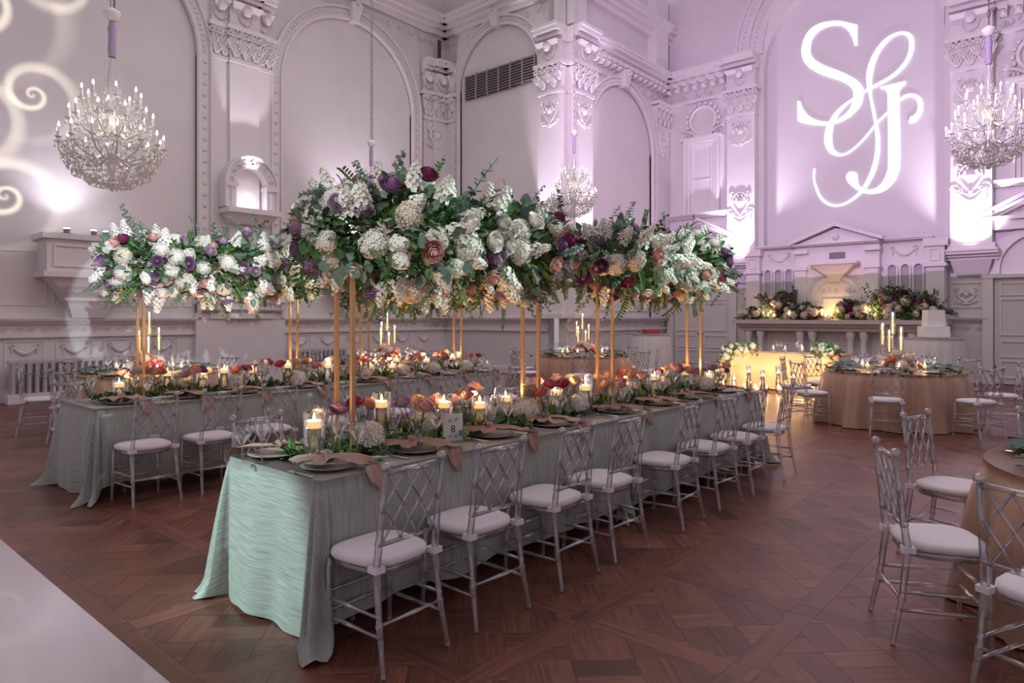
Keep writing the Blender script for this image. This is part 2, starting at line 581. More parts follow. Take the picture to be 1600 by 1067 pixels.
def cornice(T, parent, u0, u1, z, h, p, name='cornice', ends=0):
    c = MB(T)
    for a, b_, q in ((0, .3, .35), (.3, .55, .6), (.55, .8, .9), (.8, 1, 1)):
        c.box(u0 - q * p * ends, u1 + q * p * ends, -.02, p * q, z + h * a, z + h * b_)
    return c.build(name, M_ORN, parent)
def modillions(T, parent, u0, u1, z, p, step=.3):
    n = max(1, int((u1 - u0) / step))
    for i in range(n):
        u = u0 + (i + .5) * (u1 - u0) / n
        k = MB(T)
        k.prism([(u - .07, z), (u + .07, z), (u + .07, z + .2), (u - .07, z + .2)], 0, p * .55)
        k.box(u - .085, u + .085, 0, p * .8, z + .13, z + .22)
        k.ball((u, p * .62, z + .07), .06, 6, 3)
        k.build('modillion', M_ORN, parent)
def frieze(T, parent, u0, u1, z, h, p, name='frieze_relief'):
    f = MB(T)
    n = max(3, int((u1 - u0) / (h * 1.5)))
    for i in range(n):
        u = u0 + (i + .5) * (u1 - u0) / n
        s = 1 if i % 2 else -1
        f.scroll(u, z + h * .5, h * .4, p, 1.3, s, PI * (i % 2), h * .06, 10)
        f.tube([(u + s * h * .4, p, z + h * .2), (u + s * h * .75, p, z + h * .55), (u + s * h * .5, p, z + h * .9)], h * .05, 4)
        f.ball((u, p, z + h * .5), h * .1, 5, 3)
    o = f.build(name, M_ORN, parent)
    o['kind'] = 'stuff'
    return o
def swag(T, parent, u0, u1, z, dr, p, name='swag_relief'):
    s = MB(T)
    pts = [(u0 + (u1 - u0) * i / 8, p, z - dr * math.sin(PI * i / 8)) for i in range(9)]
    s.tube(pts, [.012 + .02 * math.sin(PI * i / 8) for i in range(9)], 5)
    for u in (u0, u1):
        s.scroll(u, z, dr * .4, p, 1.2, 1, 0, .012, 8)
        s.tube([(u, p, z), (u, p, z - dr * 1.1)], [.02, .006], 4)
    return s.build(name, M_ORN, parent)
def cartouche(T, parent, u, z, w, h, p, name='cartouche'):
    c = MB(T)
    A = [(u + w * .34 * math.sin(2 * PI * i / 16) * (1.1 - .45 * (i % 16 > 4 and i % 16 < 12) * abs(math.cos(2 * PI * i / 16))), z + h * .42 * math.cos(2 * PI * i / 16)) for i in range(17)]
    c.tube([(a, p, b_) for a, b_ in A], .03, 5, False)
    c.ball((u, p - .01, z + h * .05), w * .16, 8, 4)
    for s in (-1, 1):
        c.scroll(u + s * w * .36, z + h * .36, w * .14, p, 1.3, s, 0, .025, 9)
        c.scroll(u + s * w * .34, z - h * .42, w * .12, p, 1.2, -s, 0, .022, 8)
        c.tube([(u + s * w * .5, p, z - h * .36), (u + s * w * .25, p, z - h * .5), (u, p, z - h * .62)], .022, 4)
        for k in range(3):
            c.ball((u + s * w * (.08 + .1 * k), p + .01, z + h * (.3 - .12 * k)), .045, 5, 3)
    c.ball((u, p, z - h * .5), .06, 6, 3)
    return c.build(name, M_ORN, parent)
def capital(T, parent, u0, u1, z, h, p0, p):
    """leafy capital: bell, abacus, corner volutes, two rows of leaves, rosettes"""
    c = MB(T)
    c.taper(u0, u1, p0, p, z, u0 - .05, u1 + .05, p0, p + .08, z + h * .82)
    c.box(u0 - .1, u1 + .1, p0, p + .14, z + h * .86, z + h)
    c.build('capital', M_ORN, parent)
    o = MB(T)
    w = u1 - u0
    n = max(2, round(w / .28))
    for r_, (zz, hh, off) in enumerate(((z, h * .42, 0), (z + h * .25, h * .42, .5))):
        for i in range(n + (0 if r_ == 0 else 1)):
            u = u0 + w * (i + (.5 if r_ == 0 else 0)) / n
            q = p + .04 + .03 * r_
            for s in (-2, -1, 0, 1, 2):
                g = 1 - .18 * abs(s)
                o.tube([(u + s * .01, q, zz), (u + s * .034, q + .02, zz + hh * .55 * g), (u + s * .052, q + .07, zz + hh * .95 * g), (u + s * .056, q + .10, zz + hh * .78 * g)], [.014, .017, .014, .006], 4)
            o.scroll(u, zz + hh * .3, .05, q + .02, 1.2, 1 if i % 2 else -1, 0, .011, 7)
    for i in range(n + 1):
        u = u0 + w * i / n
        for s in (-1, 1):
            o.scroll(u + s * .05, z + h * .74, .085, p + .11, 1.3, s, PI / 2, .022, 8)
        if i < n:
            v = u + w / n / 2
            for a, b_ in ((0, .84), (-.075, .74), (.075, .74), (0, .66)):
                o.ball((v + a, p + .11, z + h * b_), .03, 6, 3)
                for g in range(5):
                    o.ball((v + a + .036 * math.cos(g * 1.257), p + .10, z + h * b_ + .036 * math.sin(g * 1.257)), .018, 4, 3)
    o.build('capital_leaves', M_ORN, parent)['kind'] = 'stuff'
def pilaster(T, wall, u0, u1, zb, p=.2, cart=True, steps=None, base=True, ent=True):
    e = link('pilaster', None, wall)
    segs = steps or [(u0, u1, p)]
    s = MB(T)
    for a, b_, q in segs:
        s.box(a, b_, -.02, q, zb, 7.2)
    s.build('shaft', M_WALL, e)
    bar = MB(T)
    for a, b_, q in segs:
        bar.box(a - .02, b_ + .02, -.02, q + .06, 7.2, 7.27)
        bar.box(a - .01, b_ + .01, -.02, q + .03, 7.27, 7.31)
    bar.build('necking', M_ORN, e)
    for a, b_, q in segs:
        capital(T, e, a, b_, 7.31, .68, -.02, q)
    if cart:
        cartouche(T, e, (u0 + u1) / 2, 6.75, (u1 - u0) * .8, .62, p + .01)
    if ent:
        f = MB(T)
        for a, b_, q in segs:
            f.box(a - .01, b_ + .01, -.02, q + .02, 7.99, 8.5)
        f.build('frieze_block', M_WALL, e)
        for a, b_, q in segs:
            cornice(T, e, a - .04, b_ + .04, 8.5, .4, q + .3, 'cornice', 0)
            m_ = (a + b_) / 2
            k = MB(T)
            k.taper(a + .06, b_ - .06, 0, q + .02, 8.3, a, b_, 0, q + .2, 8.5)
            k.ball((m_, q + .12, 8.36), .11, 8, 4)
            k.tube([(m_ - .2, q + .05, 8.4), (m_ - .12, q + .05, 8.15), (m_, q + .05, 8.08), (m_ + .12, q + .05, 8.15), (m_ + .2, q + .05, 8.4)], .02, 4)
            k.build('bracket', M_ORN, e)
    if base:
        bs = MB(T)
        for a, b_, q in segs:
            bs.box(a - .06, b_ + .06, -.02, q + .07, zb, zb + .12)
        bs.build('plinth', M_ORN, e)
    return e
def frame_panel(T, parent, u0, u1, z0, z1, p=.03, w=.035, name='panel'):
    f = MB(T)
    f.box(u0, u1, 0, p, z0, z0 + w); f.box(u0, u1, 0, p, z1 - w, z1)
    f.box(u0, u0 + w, 0, p, z0 + w, z1 - w); f.box(u1 - w, u1, 0, p, z0 + w, z1 - w)
    return f.build(name, M_ORN, parent)

# left wall
WL = tag(MB(frameL).box(-2, 13.9, -.25, 0, 0, 11.2).build('wall_left', M_WALL), 'white plaster wall with tall blind arches along the left side', 'wall', kind='structure')
for uc in (4.55, 10.55):
    arch(frameL, WL, uc, 2.0, 7.2, 1.5, 9.85, .2, .1, uc - 2.35, uc + 2.35)
pilaster(frameL, WL, 6.85, 8.25, 1.5, .16, False, [(6.85, 7.22, .12), (7.22, 7.92, .2), (7.92, 8.25, .12)])
pilaster(frameL, WL, 12.95, 13.85, 1.5, .2, True, [(12.95, 13.25, .12), (13.25, 13.85, .22)])
MB(frameL).box(13.42, 13.5, .2, .26, 8.95, 9.55).build('slit', M_DARK, WL)
cornice(frameL, WL, -2, 13.9, 9.75, .5, .45)
frieze(frameL, WL, 8.4, 13.9, 9.42, .26, .06)
# dado with a carved rail and sunk panels
cornice(frameL, WL, -2, 13.9, 1.40, .12, .16, 'dado_cap')
MB(frameL).box(-2, 13.9, -.02, .07, 1.16, 1.24).build('dado_rail', M_ORN, WL)
frieze(frameL, WL, 2.2, 13.6, 1.25, .14, .03)
cornice(frameL, WL, 6.6, 8.5, 1.62, .1, .3, 'column_base')
cornice(frameL, WL, 6.5, 8.6, 1.80, .1, .25, 'column_base')
MB(frameL).box(6.5, 8.6, -.02, .14, 0, 1.62).build('pedestal', M_WALL, WL)
MB(frameL).box(-2, 13.9, -.02, .05, 0, .17).build('baseboard_left', M_ORN, WL)
u = 2.35
while u < 13.4:
    if not (5.9 < u < 8.5):
        frame_panel(frameL, WL, u, u + .62, .3, 1.1, .02, .02)
        swag(frameL, WL, u + .12, u + .5, 1.0, .13, .02)
    u += .8
u = 2.3
while u < 6.4:
    frame_panel(frameL, WL, u, u + .7, 1.75, 2.75, .02, .02)
    u += .8
# bracketed balconies under the arches
for uc in (4.45, 10.55):
    e = link('balcony', None, WL)
    b_ = MB(frameL)
    b_.box(uc - .8, uc + .8, 0, .62, 2.34, 2.95); b_.box(uc - .88, uc + .88, 0, .7, 2.95, 3.05); b_.box(uc - .86, uc + .86, 0, .68, 2.26, 2.36)
    b_.build('parapet', M_WALL, e)
    frame_panel(frameL, e, uc - .7, uc + .7, 2.45, 2.85, .65, .03)
    k = MB(frameL)
    pr_ = [(.72, .60, 2.26), (.60, .52, 2.1), (.48, .36, 1.93), (.40, .3, 1.85), (.34, .26, 1.7), (.28, .2, 1.52)]
    for (w0, p0, z0), (w1, p1, z1) in zip(pr_, pr_[1:]):
        k.taper(uc - w1, uc + w1, 0, p1, z1, uc - w0, uc + w0, 0, p0, z0)
    k.box(uc - .44, uc + .44, 0, .34, 1.84, 1.9)
    k.build('corbel', M_ORN, e)
    frieze(frameL, e, uc - .45, uc + .45, 1.95, .24, .46)
# niche on the column
e = link('niche', None, WL)
nz_ = MB(frameL)
nz_.strip(arc(7.62, .36, 4.5, 3.95, 14), arc(7.62, .58, 4.5, 3.95, 14), .1, .42)
nz_.strip(arc(7.62, .58, 4.5, 3.95, 14), arc(7.62, .63, 4.5, 3.95, 14), .1, .47)
nz_.build('niche_hood', M_ORN, e)
k = MB(frameL)
for i in range(9):
    a = PI * (i + .5) / 9
    k.scroll(7.62 - .47 * math.cos(a), 4.5 + .47 * math.sin(a), .07, .43, 1.3, 1 if i % 2 else -1, a, .018, 8)
for s in (-1, 1):
    k.box(7.62 + s * .47 - .14, 7.62 + s * .47 + .14, .1, .48, 4.4, 4.5)
    k.tube([(7.62 + s * .47, .43, 4.35), (7.62 + s * .47, .43, 3.98)], .03, 5)
k.build('niche_carving', M_ORN, e)
k = MB(frameL)
k.box(7.0, 8.24, .1, .62, 3.82, 3.93); k.taper(7.2, 8.04, .1, .42, 3.6, 7.06, 8.18, .1, .58, 3.82)
k.build('niche_shelf', M_ORN, e)
MB(frameL).box(7.2, 8.04, .1, .24, 2.2, 3.6).build('niche_pedestal', M_WALL, e)

# alcove wall facing the camera side, with the long vent
WA = tag(MB(frameA).box(11.0, 14.9, -.25, 0, 0, 11.2).build('wall_alcove', M_WALL), 'plaster alcove wall with a blind arch and louvred vent', 'wall', kind='structure')
arch(frameA, WA, 12.72, 1.48, 8.05, 1.5, 9.8, .16, .08, 11.1, 14.4)
pilaster(frameA, WA, 14.38, 14.88, 1.5, .14, False)
cornice(frameA, WA, 11.0, 14.9, 9.75, .5, .45)
frieze(frameA, WA, 11.1, 14.8, 9.45, .24, .06)
cornice(frameA, WA, 11.0, 14.9, 1.40, .12, .16, 'dado_cap')
MB(frameA).box(11.0, 14.9, -.02, .07, 1.16, 1.24).build('dado_rail', M_ORN, WA)
MB(frameA).box(11.0, 14.9, -.02, .06, 0, .17).build('baseboard', M_ORN, WA)
vn = link('vent', None, WA)
MB(frameA).box(11.35, 13.95, .05, .075, 7.75, 8.42).build('vent_back', M_DARK, vn)
for i in range(7):
    MB(frameA).box(13.95 - i * .43 - .012, 13.95 - i * .43 + .012, .05, .12, 7.73, 8.44).build('mullion', mat('vent_frame', (.45, .40, .43), .5), vn)
for i in range(9):
    MB(frameA).taper(11.35, 13.95, .07, .11, 7.77 + i * .073, 11.35, 13.95, .08, .12, 7.80 + i * .073).build('louvre', M_VENT, vn)

# corner pier and the return wall
WR = tag(MB(frameR).box(13.9, 19.2, -.25, 0, 0, 11.2).build('wall_return', M_WALL), 'plaster wall with a blind arch running to the altar wall', 'wall', kind='structure')
pilaster(frameR, WR, 13.95, 14.75, 1.5, .22, True)
pilaster(frameA, WR, 10.42, 11.12, 1.5, .22, True)
arch(frameR, WR, 16.4, 1.62, 6.35, 1.5, 8.0, .14, .08, 14.75, 18.15)
pilaster(frameR, WR, 18.2, 18.95, 1.5, .14, True, ent=False)
cornice(frameR, WR, 14.75, 19, 8.55, .35, .42)
modillions(frameR, WR, 14.85, 18.95, 8.32, .34, .27)
frieze(frameR, WR, 14.8, 18.9, 8.04, .26, .05)
cornice(frameR, WR, 13.9, 19, 9.85, .5, .45)
MB(frameR).box(17.9, 18.6, -.02, .3, 8.95, 11.2).build('upper_pier', M_WALL, WR)
MB(frameR).box(13.9, 14.5, -.02, .2, 8.95, 11.2).build('upper_pier', M_WALL, WR)
cornice(frameR, WR, 13.9, 19, 1.40, .12, .16, 'dado_cap')
MB(frameR).box(13.9, 19, -.02, .07, 1.16, 1.24).build('dado_rail', M_ORN, WR)
frieze(frameR, WR, 14.8, 18.9, 1.25, .14, .03)
MB(frameR).box(13.9, 19, -.02, .06, 0, .17).build('baseboard', M_ORN, WR)
for i in range(4):
    frame_panel(frameR, WR, 14.95 + i * .82, 15.6 + i * .82, .3, 1.1, .03, .03)
    frame_panel(frameR, WR, 14.95 + i * .82, 15.6 + i * .82, 1.7, 2.9, .03, .03)

# altar wall
WE = tag(MB(frameE).box(-4, 10.6, -.3, -.25, 0, 11.2).build('wall_end', mat('altar_panel_paint', (.72, .68, .71), .6, var=.03, vs=.8)), 'altar wall with a huge round arch and carved white pilasters', 'wall', kind='structure')
MB(frameE).box(7.35, 10.6, -.28, 0, 0, 11.2).build('wall_field', M_WALL, WE)
MB(frameE).box(-4, 3.02, -.28, 0, 0, 11.2).build('wall_field', M_WALL, WE)
MB(frameE).strip(arc(5.18, 2.17, 8.4, 8.4, 28), [(3.01, 11.2) if x < 3.02 else ((7.35, 11.2) if x > 7.34 else (x, 11.2)) for x, z in arc(5.18, 2.17, 8.4, 8.4, 28)], -.28, 0).build('wall_field', M_WALL, WE)
ab = MB(frameE)
for r0, r1, q in ((2.17, 2.25, .1), (2.25, 2.55, .05), (2.55, 2.63, .14), (2.63, 2.9, .06), (2.9, 2.98, .12)):
    ab.strip(arc(5.18, r0, 8.95, 8.9, 28), arc(5.18, r1, 8.95, 8.9, 28), -.02, q)
ab.build('arch_moulding', M_ORN, WE)
bd = MB(frameE)
for i in range(56):
    a = PI * (i + .5) / 56
    for rr in (2.4, 2.76):
        bd.ball((5.18 - rr * math.cos(a), .06, 8.95 + rr * math.sin(a)), .05, 5, 3)
bd.build('arch_beading', M_ORN, WE)['kind'] = 'stuff'
for sg in (1, -1):
    def y(v): return 5.18 + sg * (v - 5.18)
    def iv(a, b_): return tuple(sorted((y(a), y(b_))))
    a, b_ = iv(7.5, 8.3)
    pilaster(frameE, WE, a, b_, 3.1, .28, True)
    cartouche(frameE, WE, y(7.9), 4.75, .62, .7, .3)
    swag(frameE, WE, a + .1, b_ - .1, 4.5, .3, .3)
    # ledge under the pilaster
    cornice(frameE, WE, a - .12, b_ + .12, 2.85, .25, .42, 'ledge')
    MB(frameE).taper(a + .1, b_ - .1, 0, .1, 2.5, a, b_, 0, .3, 2.85).build('ledge_corbel', M_ORN, WE)
    # bay: entablature, oculus, window frame, pediment, doorway
    c, d = iv(8.3, 10.4)
    cornice(frameE, WE, c, d, 8.55, .35, .42)
    modillions(frameE, WE, c + .05, d - .05, 8.32, .34, .27)
    frieze(frameE, WE, c, d, 8.06, .24, .05)
    MB(frameE).box(c, d, -.02, .1, 7.95, 8.02).build('fillet', M_ORN, WE)
    oc = MB(frameE)
    uy = y(9.15)
    ring = [(uy + .40 * math.cos(2 * PI * i / 24), 7.38 + .40 * math.sin(2 * PI * i / 24)) for i in range(25)]
    oc.tube([(p_[0], .05, p_[1]) for p_ in ring], .05, 6, False)
    for i in range(18):
        aa = 2 * PI * i / 18
        oc.ball((uy + .50 * math.cos(aa), .05, 7.38 + .50 * math.sin(aa)), .06, 5, 3)
    oc.taper(uy - .32, uy + .32, 0, .08, 6.84, uy - .14, uy + .14, 0, .08, 7.06)
    for s in (-1, 1):
        oc.scroll(uy + s * .5, 6.98, .14, .05, 1.4, s, PI / 2, .03, 10)
        oc.tube([(uy + s * .18, .05, 6.95), (uy + s * .45, .05, 7.1), (uy + s * .68, .05, 7.14)], [.05, .045, .02], 5)
    oc.build('oculus', M_ORN, WE)
    w0, w1 = iv(8.62, 9.75)
    wf = MB(frameE)
    for g, q in ((0, .12), (.1, .07), (.2, .03)):
        wf.box(w0 + g, w1 - g, 0, q, 6.74 - g * .9, 6.83 - g * .9)
        wf.box(w0 + g, w0 + g + .09, 0, q, 4.6, 6.74 - g * .9)
        wf.box(w1 - g - .09, w1 - g, 0, q, 4.6, 6.74 - g * .9)
    wf.box(w0 - .1, w1 + .1, 0, .14, 6.83, 6.9)
    wf.box(w0 + .25, w1 - .25, 0, .02, 5.6, 5.63)
    wf.build('blind_window_frame', M_ORN, WE)
    cornice(frameE, WE, c + .02, d, 4.48, .14, .25, 'sill')
    pe = MB(frameE)
    pc = y(9.2)
    for dz, q in ((0, .3), (-.1, .22), (-.17, .14)):
        pe.strip([(pc - 1.12, 3.82 + dz), (pc, 4.38 + dz), (pc + 1.12, 3.82 + dz)], [(pc - 1.12, 3.9 + dz), (pc, 4.46 + dz), (pc + 1.12, 3.9 + dz)], 0, q)
    pe.box(pc - 1.12, pc + 1.12, 0, .3, 3.72, 3.8); pe.box(pc - 1.05, pc + 1.05, 0, .2, 3.5, 3.72)
    pe.build('pediment', M_ORN, WE)
    frieze(frameE, WE, pc - .6, pc + .6, 3.88, .2, .05)
    ta = MB(frameE)
    ta.strip(arc(pc, .78, 2.62, 2.5, 16), arc(pc, .9, 2.62, 2.5, 16), 0, .1)
    ta.strip(arc(pc, .9, 2.62, 2.5, 16), arc(pc, 1.0, 2.62, 2.5, 16), 0, .05)
    ta.box(pc - 1.12, pc + 1.12, 0, .14, 2.42, 2.5)
    for s in (-1, 1):
        ta.box(pc + s * 1.02 - .1, pc + s * 1.02 + .1, 0, .2, 3.3, 3.5)
        ta.taper(pc + s * 1.02 - .06, pc + s * 1.02 + .06, 0, .08, 2.9, pc + s * 1.02 - .08, pc + s * 1.02 + .08, 0, .18, 3.3)
        ta.box(pc + s * 1.0 - .1, pc + s * 1.0 + .1, 0, .12, 0, 2.42)
    ta.build('doorway_surround', M_ORN, WE)
    for s in (-1, 1):
        dl = link('door_leaf', None, WE)
        q0, q1 = sorted((pc + s * .01, pc + s * .88))
        MB(frameE).box(q0, q1, .0, .05, .02, 2.4).build('leaf', M_DOOR, dl)
        for z0, z1 in ((.15, .55), (.62, 1.0), (1.12, 1.95), (2.02, 2.32)):
            frame_panel(frameE, dl, q0 + .1, q1 - .1, z0, z1, .075, .03, 'door_panel')
        kn = MB(frameE).ball((pc + s * .08, .09, 1.05), .03, 8, 5)
        kn.build('door_knob', M_GOLD, dl)
    # lower field beside the altar
    g0, g1 = iv(7.45, 8.1)
    frame_panel(frameE, WE, g0, g1, 1.75, 2.35, .03, .03)
    cartouche(frameE, WE, (g0 + g1) / 2, 2.05, .45, .36, .02)
    cornice(frameE, WE, g0 - .1, g1 + .1, 1.42, .12, .14, 'dado_cap')
    frieze(frameE, WE, g0 - .05, g1 + .05, 1.22, .16, .03)
# altar reredos
AL = thing('altar', 'white carved altar with pediment, little arches and a long stone shelf', 'altar', (18.9, 5.3, 0))
def frameAl(p): return (-p[1], p[0], p[2])
bk = MB(frameAl)
bk.box(-2.05, -1.0, -.02, .2, 0, 3.35); bk.box(1.0, 2.05, -.02, .2, 0, 3.35); bk.box(-1.0, 1.0, -.02, .42, 0, 3.42)
bk.build('reredos', M_WALL, AL)
for u0, u1 in ((-2.35, -1.98), (1.98, 2.35)):
    k = MB(frameAl); k.box(u0, u1, -.02, .4, 0, 3.2); k.box(u0 - .05, u1 + .05, -.02, .46, 2.72, 2.8); k.box(u0 - .05, u1 + .05, -.02, .46, 3.2, 3.38)
    k.build('side_pier', M_WALL, AL)
    frame_panel(frameAl, AL, u0 + .08, u1 - .08, 2.86, 3.14, .43, .02)
cornice(frameAl, AL, -2.1, -.95, 3.32, .14, .4, 'upper_cornice')
cornice(frameAl, AL, .95, 2.1, 3.32, .14, .4, 'upper_cornice')
cornice(frameAl, AL, -1.02, 1.02, 3.30, .12, .62, 'upper_cornice')
pd = MB(frameAl)
pd.prism([(-1.0, 3.42), (1.0, 3.42), (0, 3.8)], 0, .45)
pd.strip([(-1.1, 3.42), (0, 3.84), (1.1, 3.42)], [(-1.1, 3.5), (0, 3.93), (1.1, 3.5)], 0, .62)
pd.ball((0, .45, 3.58), .1, 8, 4)
pd.build('pediment', M_ORN, AL)
for u in (-.85, .85):
    k = MB(frameAl); k.box(u - .14, u + .14, .4, .5, 1.5, 2.75); k.box(u - .18, u + .18, .4, .54, 2.75, 2.84); k.box(u - .18, u + .18, .4, .54, 3.18, 3.28)
    k.build('small_pilaster', M_ORN, AL)
k = MB(frameAl)
k.taper(-.12, .12, .4, .5, 2.5, -.52, .52, .4, .75, 2.86); k.box(-.58, .58, .4, .8, 2.86, 2.92); k.box(-.14, .14, .4, .52, 2.44, 2.52)
k.build('canopy', M_ORN, AL)
MB(frameAl).box(-.22, .16, .42, .44, 3.02, 3.18).build('plaque', M_VENT, AL)
k = MB(frameAl); k.strip(arc(0, .5, 2.0, 1.5, 14), arc(0, .6, 2.0, 1.5, 14), .4, .48); k.build('tabernacle_arch', M_ORN, AL)
frieze(frameAl, AL, -.45, .45, 2.1, .22, .43)
MB(frameAl).box(-.3, .3, .42, .47, 1.5, 2.0).build('tabernacle_door', mat('tabernacle_paint', (.74, .66, .60), .45), AL)
for s in (-1, 1):
    for i in range(3):
        u = s * (1.24 + i * .28)
        k = MB(frameAl); k.strip(arc(u, .09, 2.72, 2.1, 10), arc(u, .125, 2.72, 2.1, 10), .18, .27); k.build('small_arch', M_ORN, AL)
        MB(frameAl).prism(arc(u, .088, 2.72, 2.1, 10), .2, .205).build('niche_back', mat('niche_shadow_paint', (.45, .41, .45), .7), AL)
    swag(frameAl, AL, s * 1.5 - .25, s * 1.5 + .25, 3.2, .16, .22)
k = MB(frameAl)
k.box(-2.45, 2.45, 0, 1.12, 1.36, 1.46); k.box(-2.36, 2.36, 0, 1.02, 1.28, 1.36); k.box(-2.3, 2.3, 0, .95, 1.18, 1.28)
k.build('stone_shelf', mat('shelf_stone', (.55, .47, .46), .4, var=.08), AL)
MB(frameAl).box(-2.2, 2.2, 0, .6, 0, 1.18).build('altar_base', M_WALL, AL)
MB(frameAl).box(-2.35, 2.35, 0, .98, 0, .24).build('altar_plinth', M_ORN, AL)
for u in (-2.1, -1.78, -.75, -.45, .45, .75, 1.78, 2.1):
    k = MB()
    k.lathe([(.1, .24), (.1, .3), (.075, .33), (.07, .95), (.085, 1.0), (.105, 1.08), (.11, 1.18)], 10, (-.82, u, 0))
    k.build('colonnette', M_ORN, AL, True)
for u0, u1 in ((-1.65, -.9), (-.38, .38), (.9, 1.65)):
    frame_panel(frameAl, AL, u0, u1, .34, 1.1, .64, .03)
    cartouche(frameAl, AL, (u0 + u1) / 2, .75, .3, .26, .62)
# monogram as thin raised shapes; its projected light is put into their glow
S_ = [(4.99, 9.12), (4.99, 8.59), (5.06, 8.59), (5.12, 8.83), (5.22, 9.03), (5.36, 9.18), (5.53, 9.25), (5.75, 9.27), (5.98, 9.19), (6.12, 9.02), (6.16, 8.79), (6.13, 8.6), (6.0, 8.43), (5.78, 8.25), (5.48, 8.06), (5.19, 7.85), (4.98, 7.66), (4.86, 7.47), (4.84, 7.34), (4.87, 7.09), (5.0, 6.89), (5.22, 6.73), (5.48, 6.65), (5.78, 6.65), (6.08, 6.72), (6.33, 6.81), (6.5, 6.9), (6.51, 7.45), (6.44, 7.44), (6.36, 7.22), (6.21, 7.0), (6.0, 6.84), (5.75, 6.75), (5.53, 6.75), (5.34, 6.83), (5.19, 6.96), (5.11, 7.14), (5.09, 7.32), (5.12, 7.48), (5.25, 7.64), (5.48, 7.8), (5.83, 8.0), (6.13, 8.23), (6.31, 8.45), (6.39, 8.67), (6.4, 8.88), (6.33, 9.13), (6.18, 9.33), (5.95, 9.42), (5.68, 9.41), (5.43, 9.35), (5.19, 9.23)]
J_ = [(4.46, 7.39), (3.88, 7.41), (3.88, 7.32), (3.97, 7.27), (4.02, 7.18), (4.02, 6.91), (4.0, 5.49), (4.07, 5.06), (4.23, 4.81), (4.45, 4.69), (4.72, 4.69), (4.93, 4.78), (5.12, 4.93), (5.25, 5.11), (5.26, 5.25), (5.19, 5.33), (5.1, 5.33), (5.0, 5.27), (4.98, 5.14), (4.96, 4.98), (4.86, 4.86), (4.72, 4.81), (4.56, 4.83), (4.41, 4.96), (4.31, 5.19), (4.28, 5.49), (4.29, 7.17), (4.34, 7.28), (4.45, 7.34)]
A_ = [(4.29, 6.7, 0.06), (4.54, 6.47, 0.06), (4.86, 6.1, 0.06), (5.14, 5.87, 0.07), (5.38, 5.8, 0.08), (5.6, 5.92, 0.14), (5.7, 6.17, 0.2), (5.69, 6.48, 0.2), (5.6, 6.75, 0.15), (5.43, 6.98, 0.12), (5.19, 7.16, 0.07), (4.84, 7.34, 0.07), (4.54, 7.45, 0.09), (4.27, 7.55, 0.09), (4.01, 7.72, 0.1), (3.81, 7.98, 0.11), (3.75, 8.28, 0.12), (3.79, 8.49, 0.11), (3.92, 8.61, 0.08), (4.1, 8.63, 0.08), (4.32, 8.53, 0.12), (4.54, 8.27, 0.14), (4.68, 7.9, 0.16), (4.71, 7.56, 0.13), (4.68, 7.2, 0.07), (4.61, 6.79, 0.07), (4.54, 6.37, 0.09), (4.51, 5.97, 0.11), (4.54, 5.58, 0.12), (4.65, 5.19, 0.13), (4.86, 4.82, 0.11), (5.12, 4.59, 0.08), (5.41, 4.48, 0.07), (5.68, 4.53, 0.08), (5.9, 4.74, 0.07), (6.03, 5.07, 0.06), (6.07, 5.28, 0.05), (6.06, 5.54, 0.07)]
K_ = [(4.02, 6.96, 0.07), (3.88, 7.03, 0.08), (3.73, 7.02, 0.08), (3.6, 6.9, 0.11), (3.56, 6.72, 0.12), (3.6, 6.54, 0.13), (3.71, 6.42, 0.16), (3.8, 6.43, 0.16)]
def smooth_poly(P, closed, k=4):
    n = len(P); out = []
    for i in range(n if closed else n - 1):
        p = [P[(i + d) % n] if closed else P[min(max(i + d, 0), n - 1)] for d in (-1, 0, 1, 2)]
        for j in range(k):
            q = j / k
            out.append(tuple(.5 * (2 * p[1][c] + (p[2][c] - p[0][c]) * q + (2 * p[0][c] - 5 * p[1][c] + 4 * p[2][c] - p[3][c]) * q * q + (3 * p[1][c] - p[0][c] - 3 * p[2][c] + p[3][c]) * q ** 3) for c in range(len(P[0]))))
    if not closed:
        out.append(P[-1])
    return out
from mathutils.geometry import tessellate_polygon
MONO = thing('monogram', 'large white script monogram S and J of projected light, modelled as glowing shapes on the lilac arch panel', 'monogram', (19.22, 0, 0))
M_MONO = mat('painted_projection_white', (.8, .85, .88), .8, emit=(.80, .88, .92), es=.42)
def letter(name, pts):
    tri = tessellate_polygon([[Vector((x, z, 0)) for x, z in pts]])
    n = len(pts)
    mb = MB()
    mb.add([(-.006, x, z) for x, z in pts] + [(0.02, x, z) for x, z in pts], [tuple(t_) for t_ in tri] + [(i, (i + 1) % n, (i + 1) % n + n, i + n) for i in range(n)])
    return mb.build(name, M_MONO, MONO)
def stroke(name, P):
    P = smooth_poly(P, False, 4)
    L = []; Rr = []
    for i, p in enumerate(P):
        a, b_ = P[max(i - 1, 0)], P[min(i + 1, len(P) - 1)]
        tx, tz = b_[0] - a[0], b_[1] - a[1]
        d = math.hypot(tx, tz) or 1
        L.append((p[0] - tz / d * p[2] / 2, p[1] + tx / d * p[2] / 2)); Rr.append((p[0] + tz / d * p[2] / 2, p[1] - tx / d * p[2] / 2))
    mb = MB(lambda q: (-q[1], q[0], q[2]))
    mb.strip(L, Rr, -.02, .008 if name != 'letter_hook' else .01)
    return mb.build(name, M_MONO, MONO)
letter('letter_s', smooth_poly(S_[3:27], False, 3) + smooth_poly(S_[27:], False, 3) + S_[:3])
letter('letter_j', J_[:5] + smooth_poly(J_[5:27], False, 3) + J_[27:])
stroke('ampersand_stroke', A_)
stroke('letter_hook', K_)
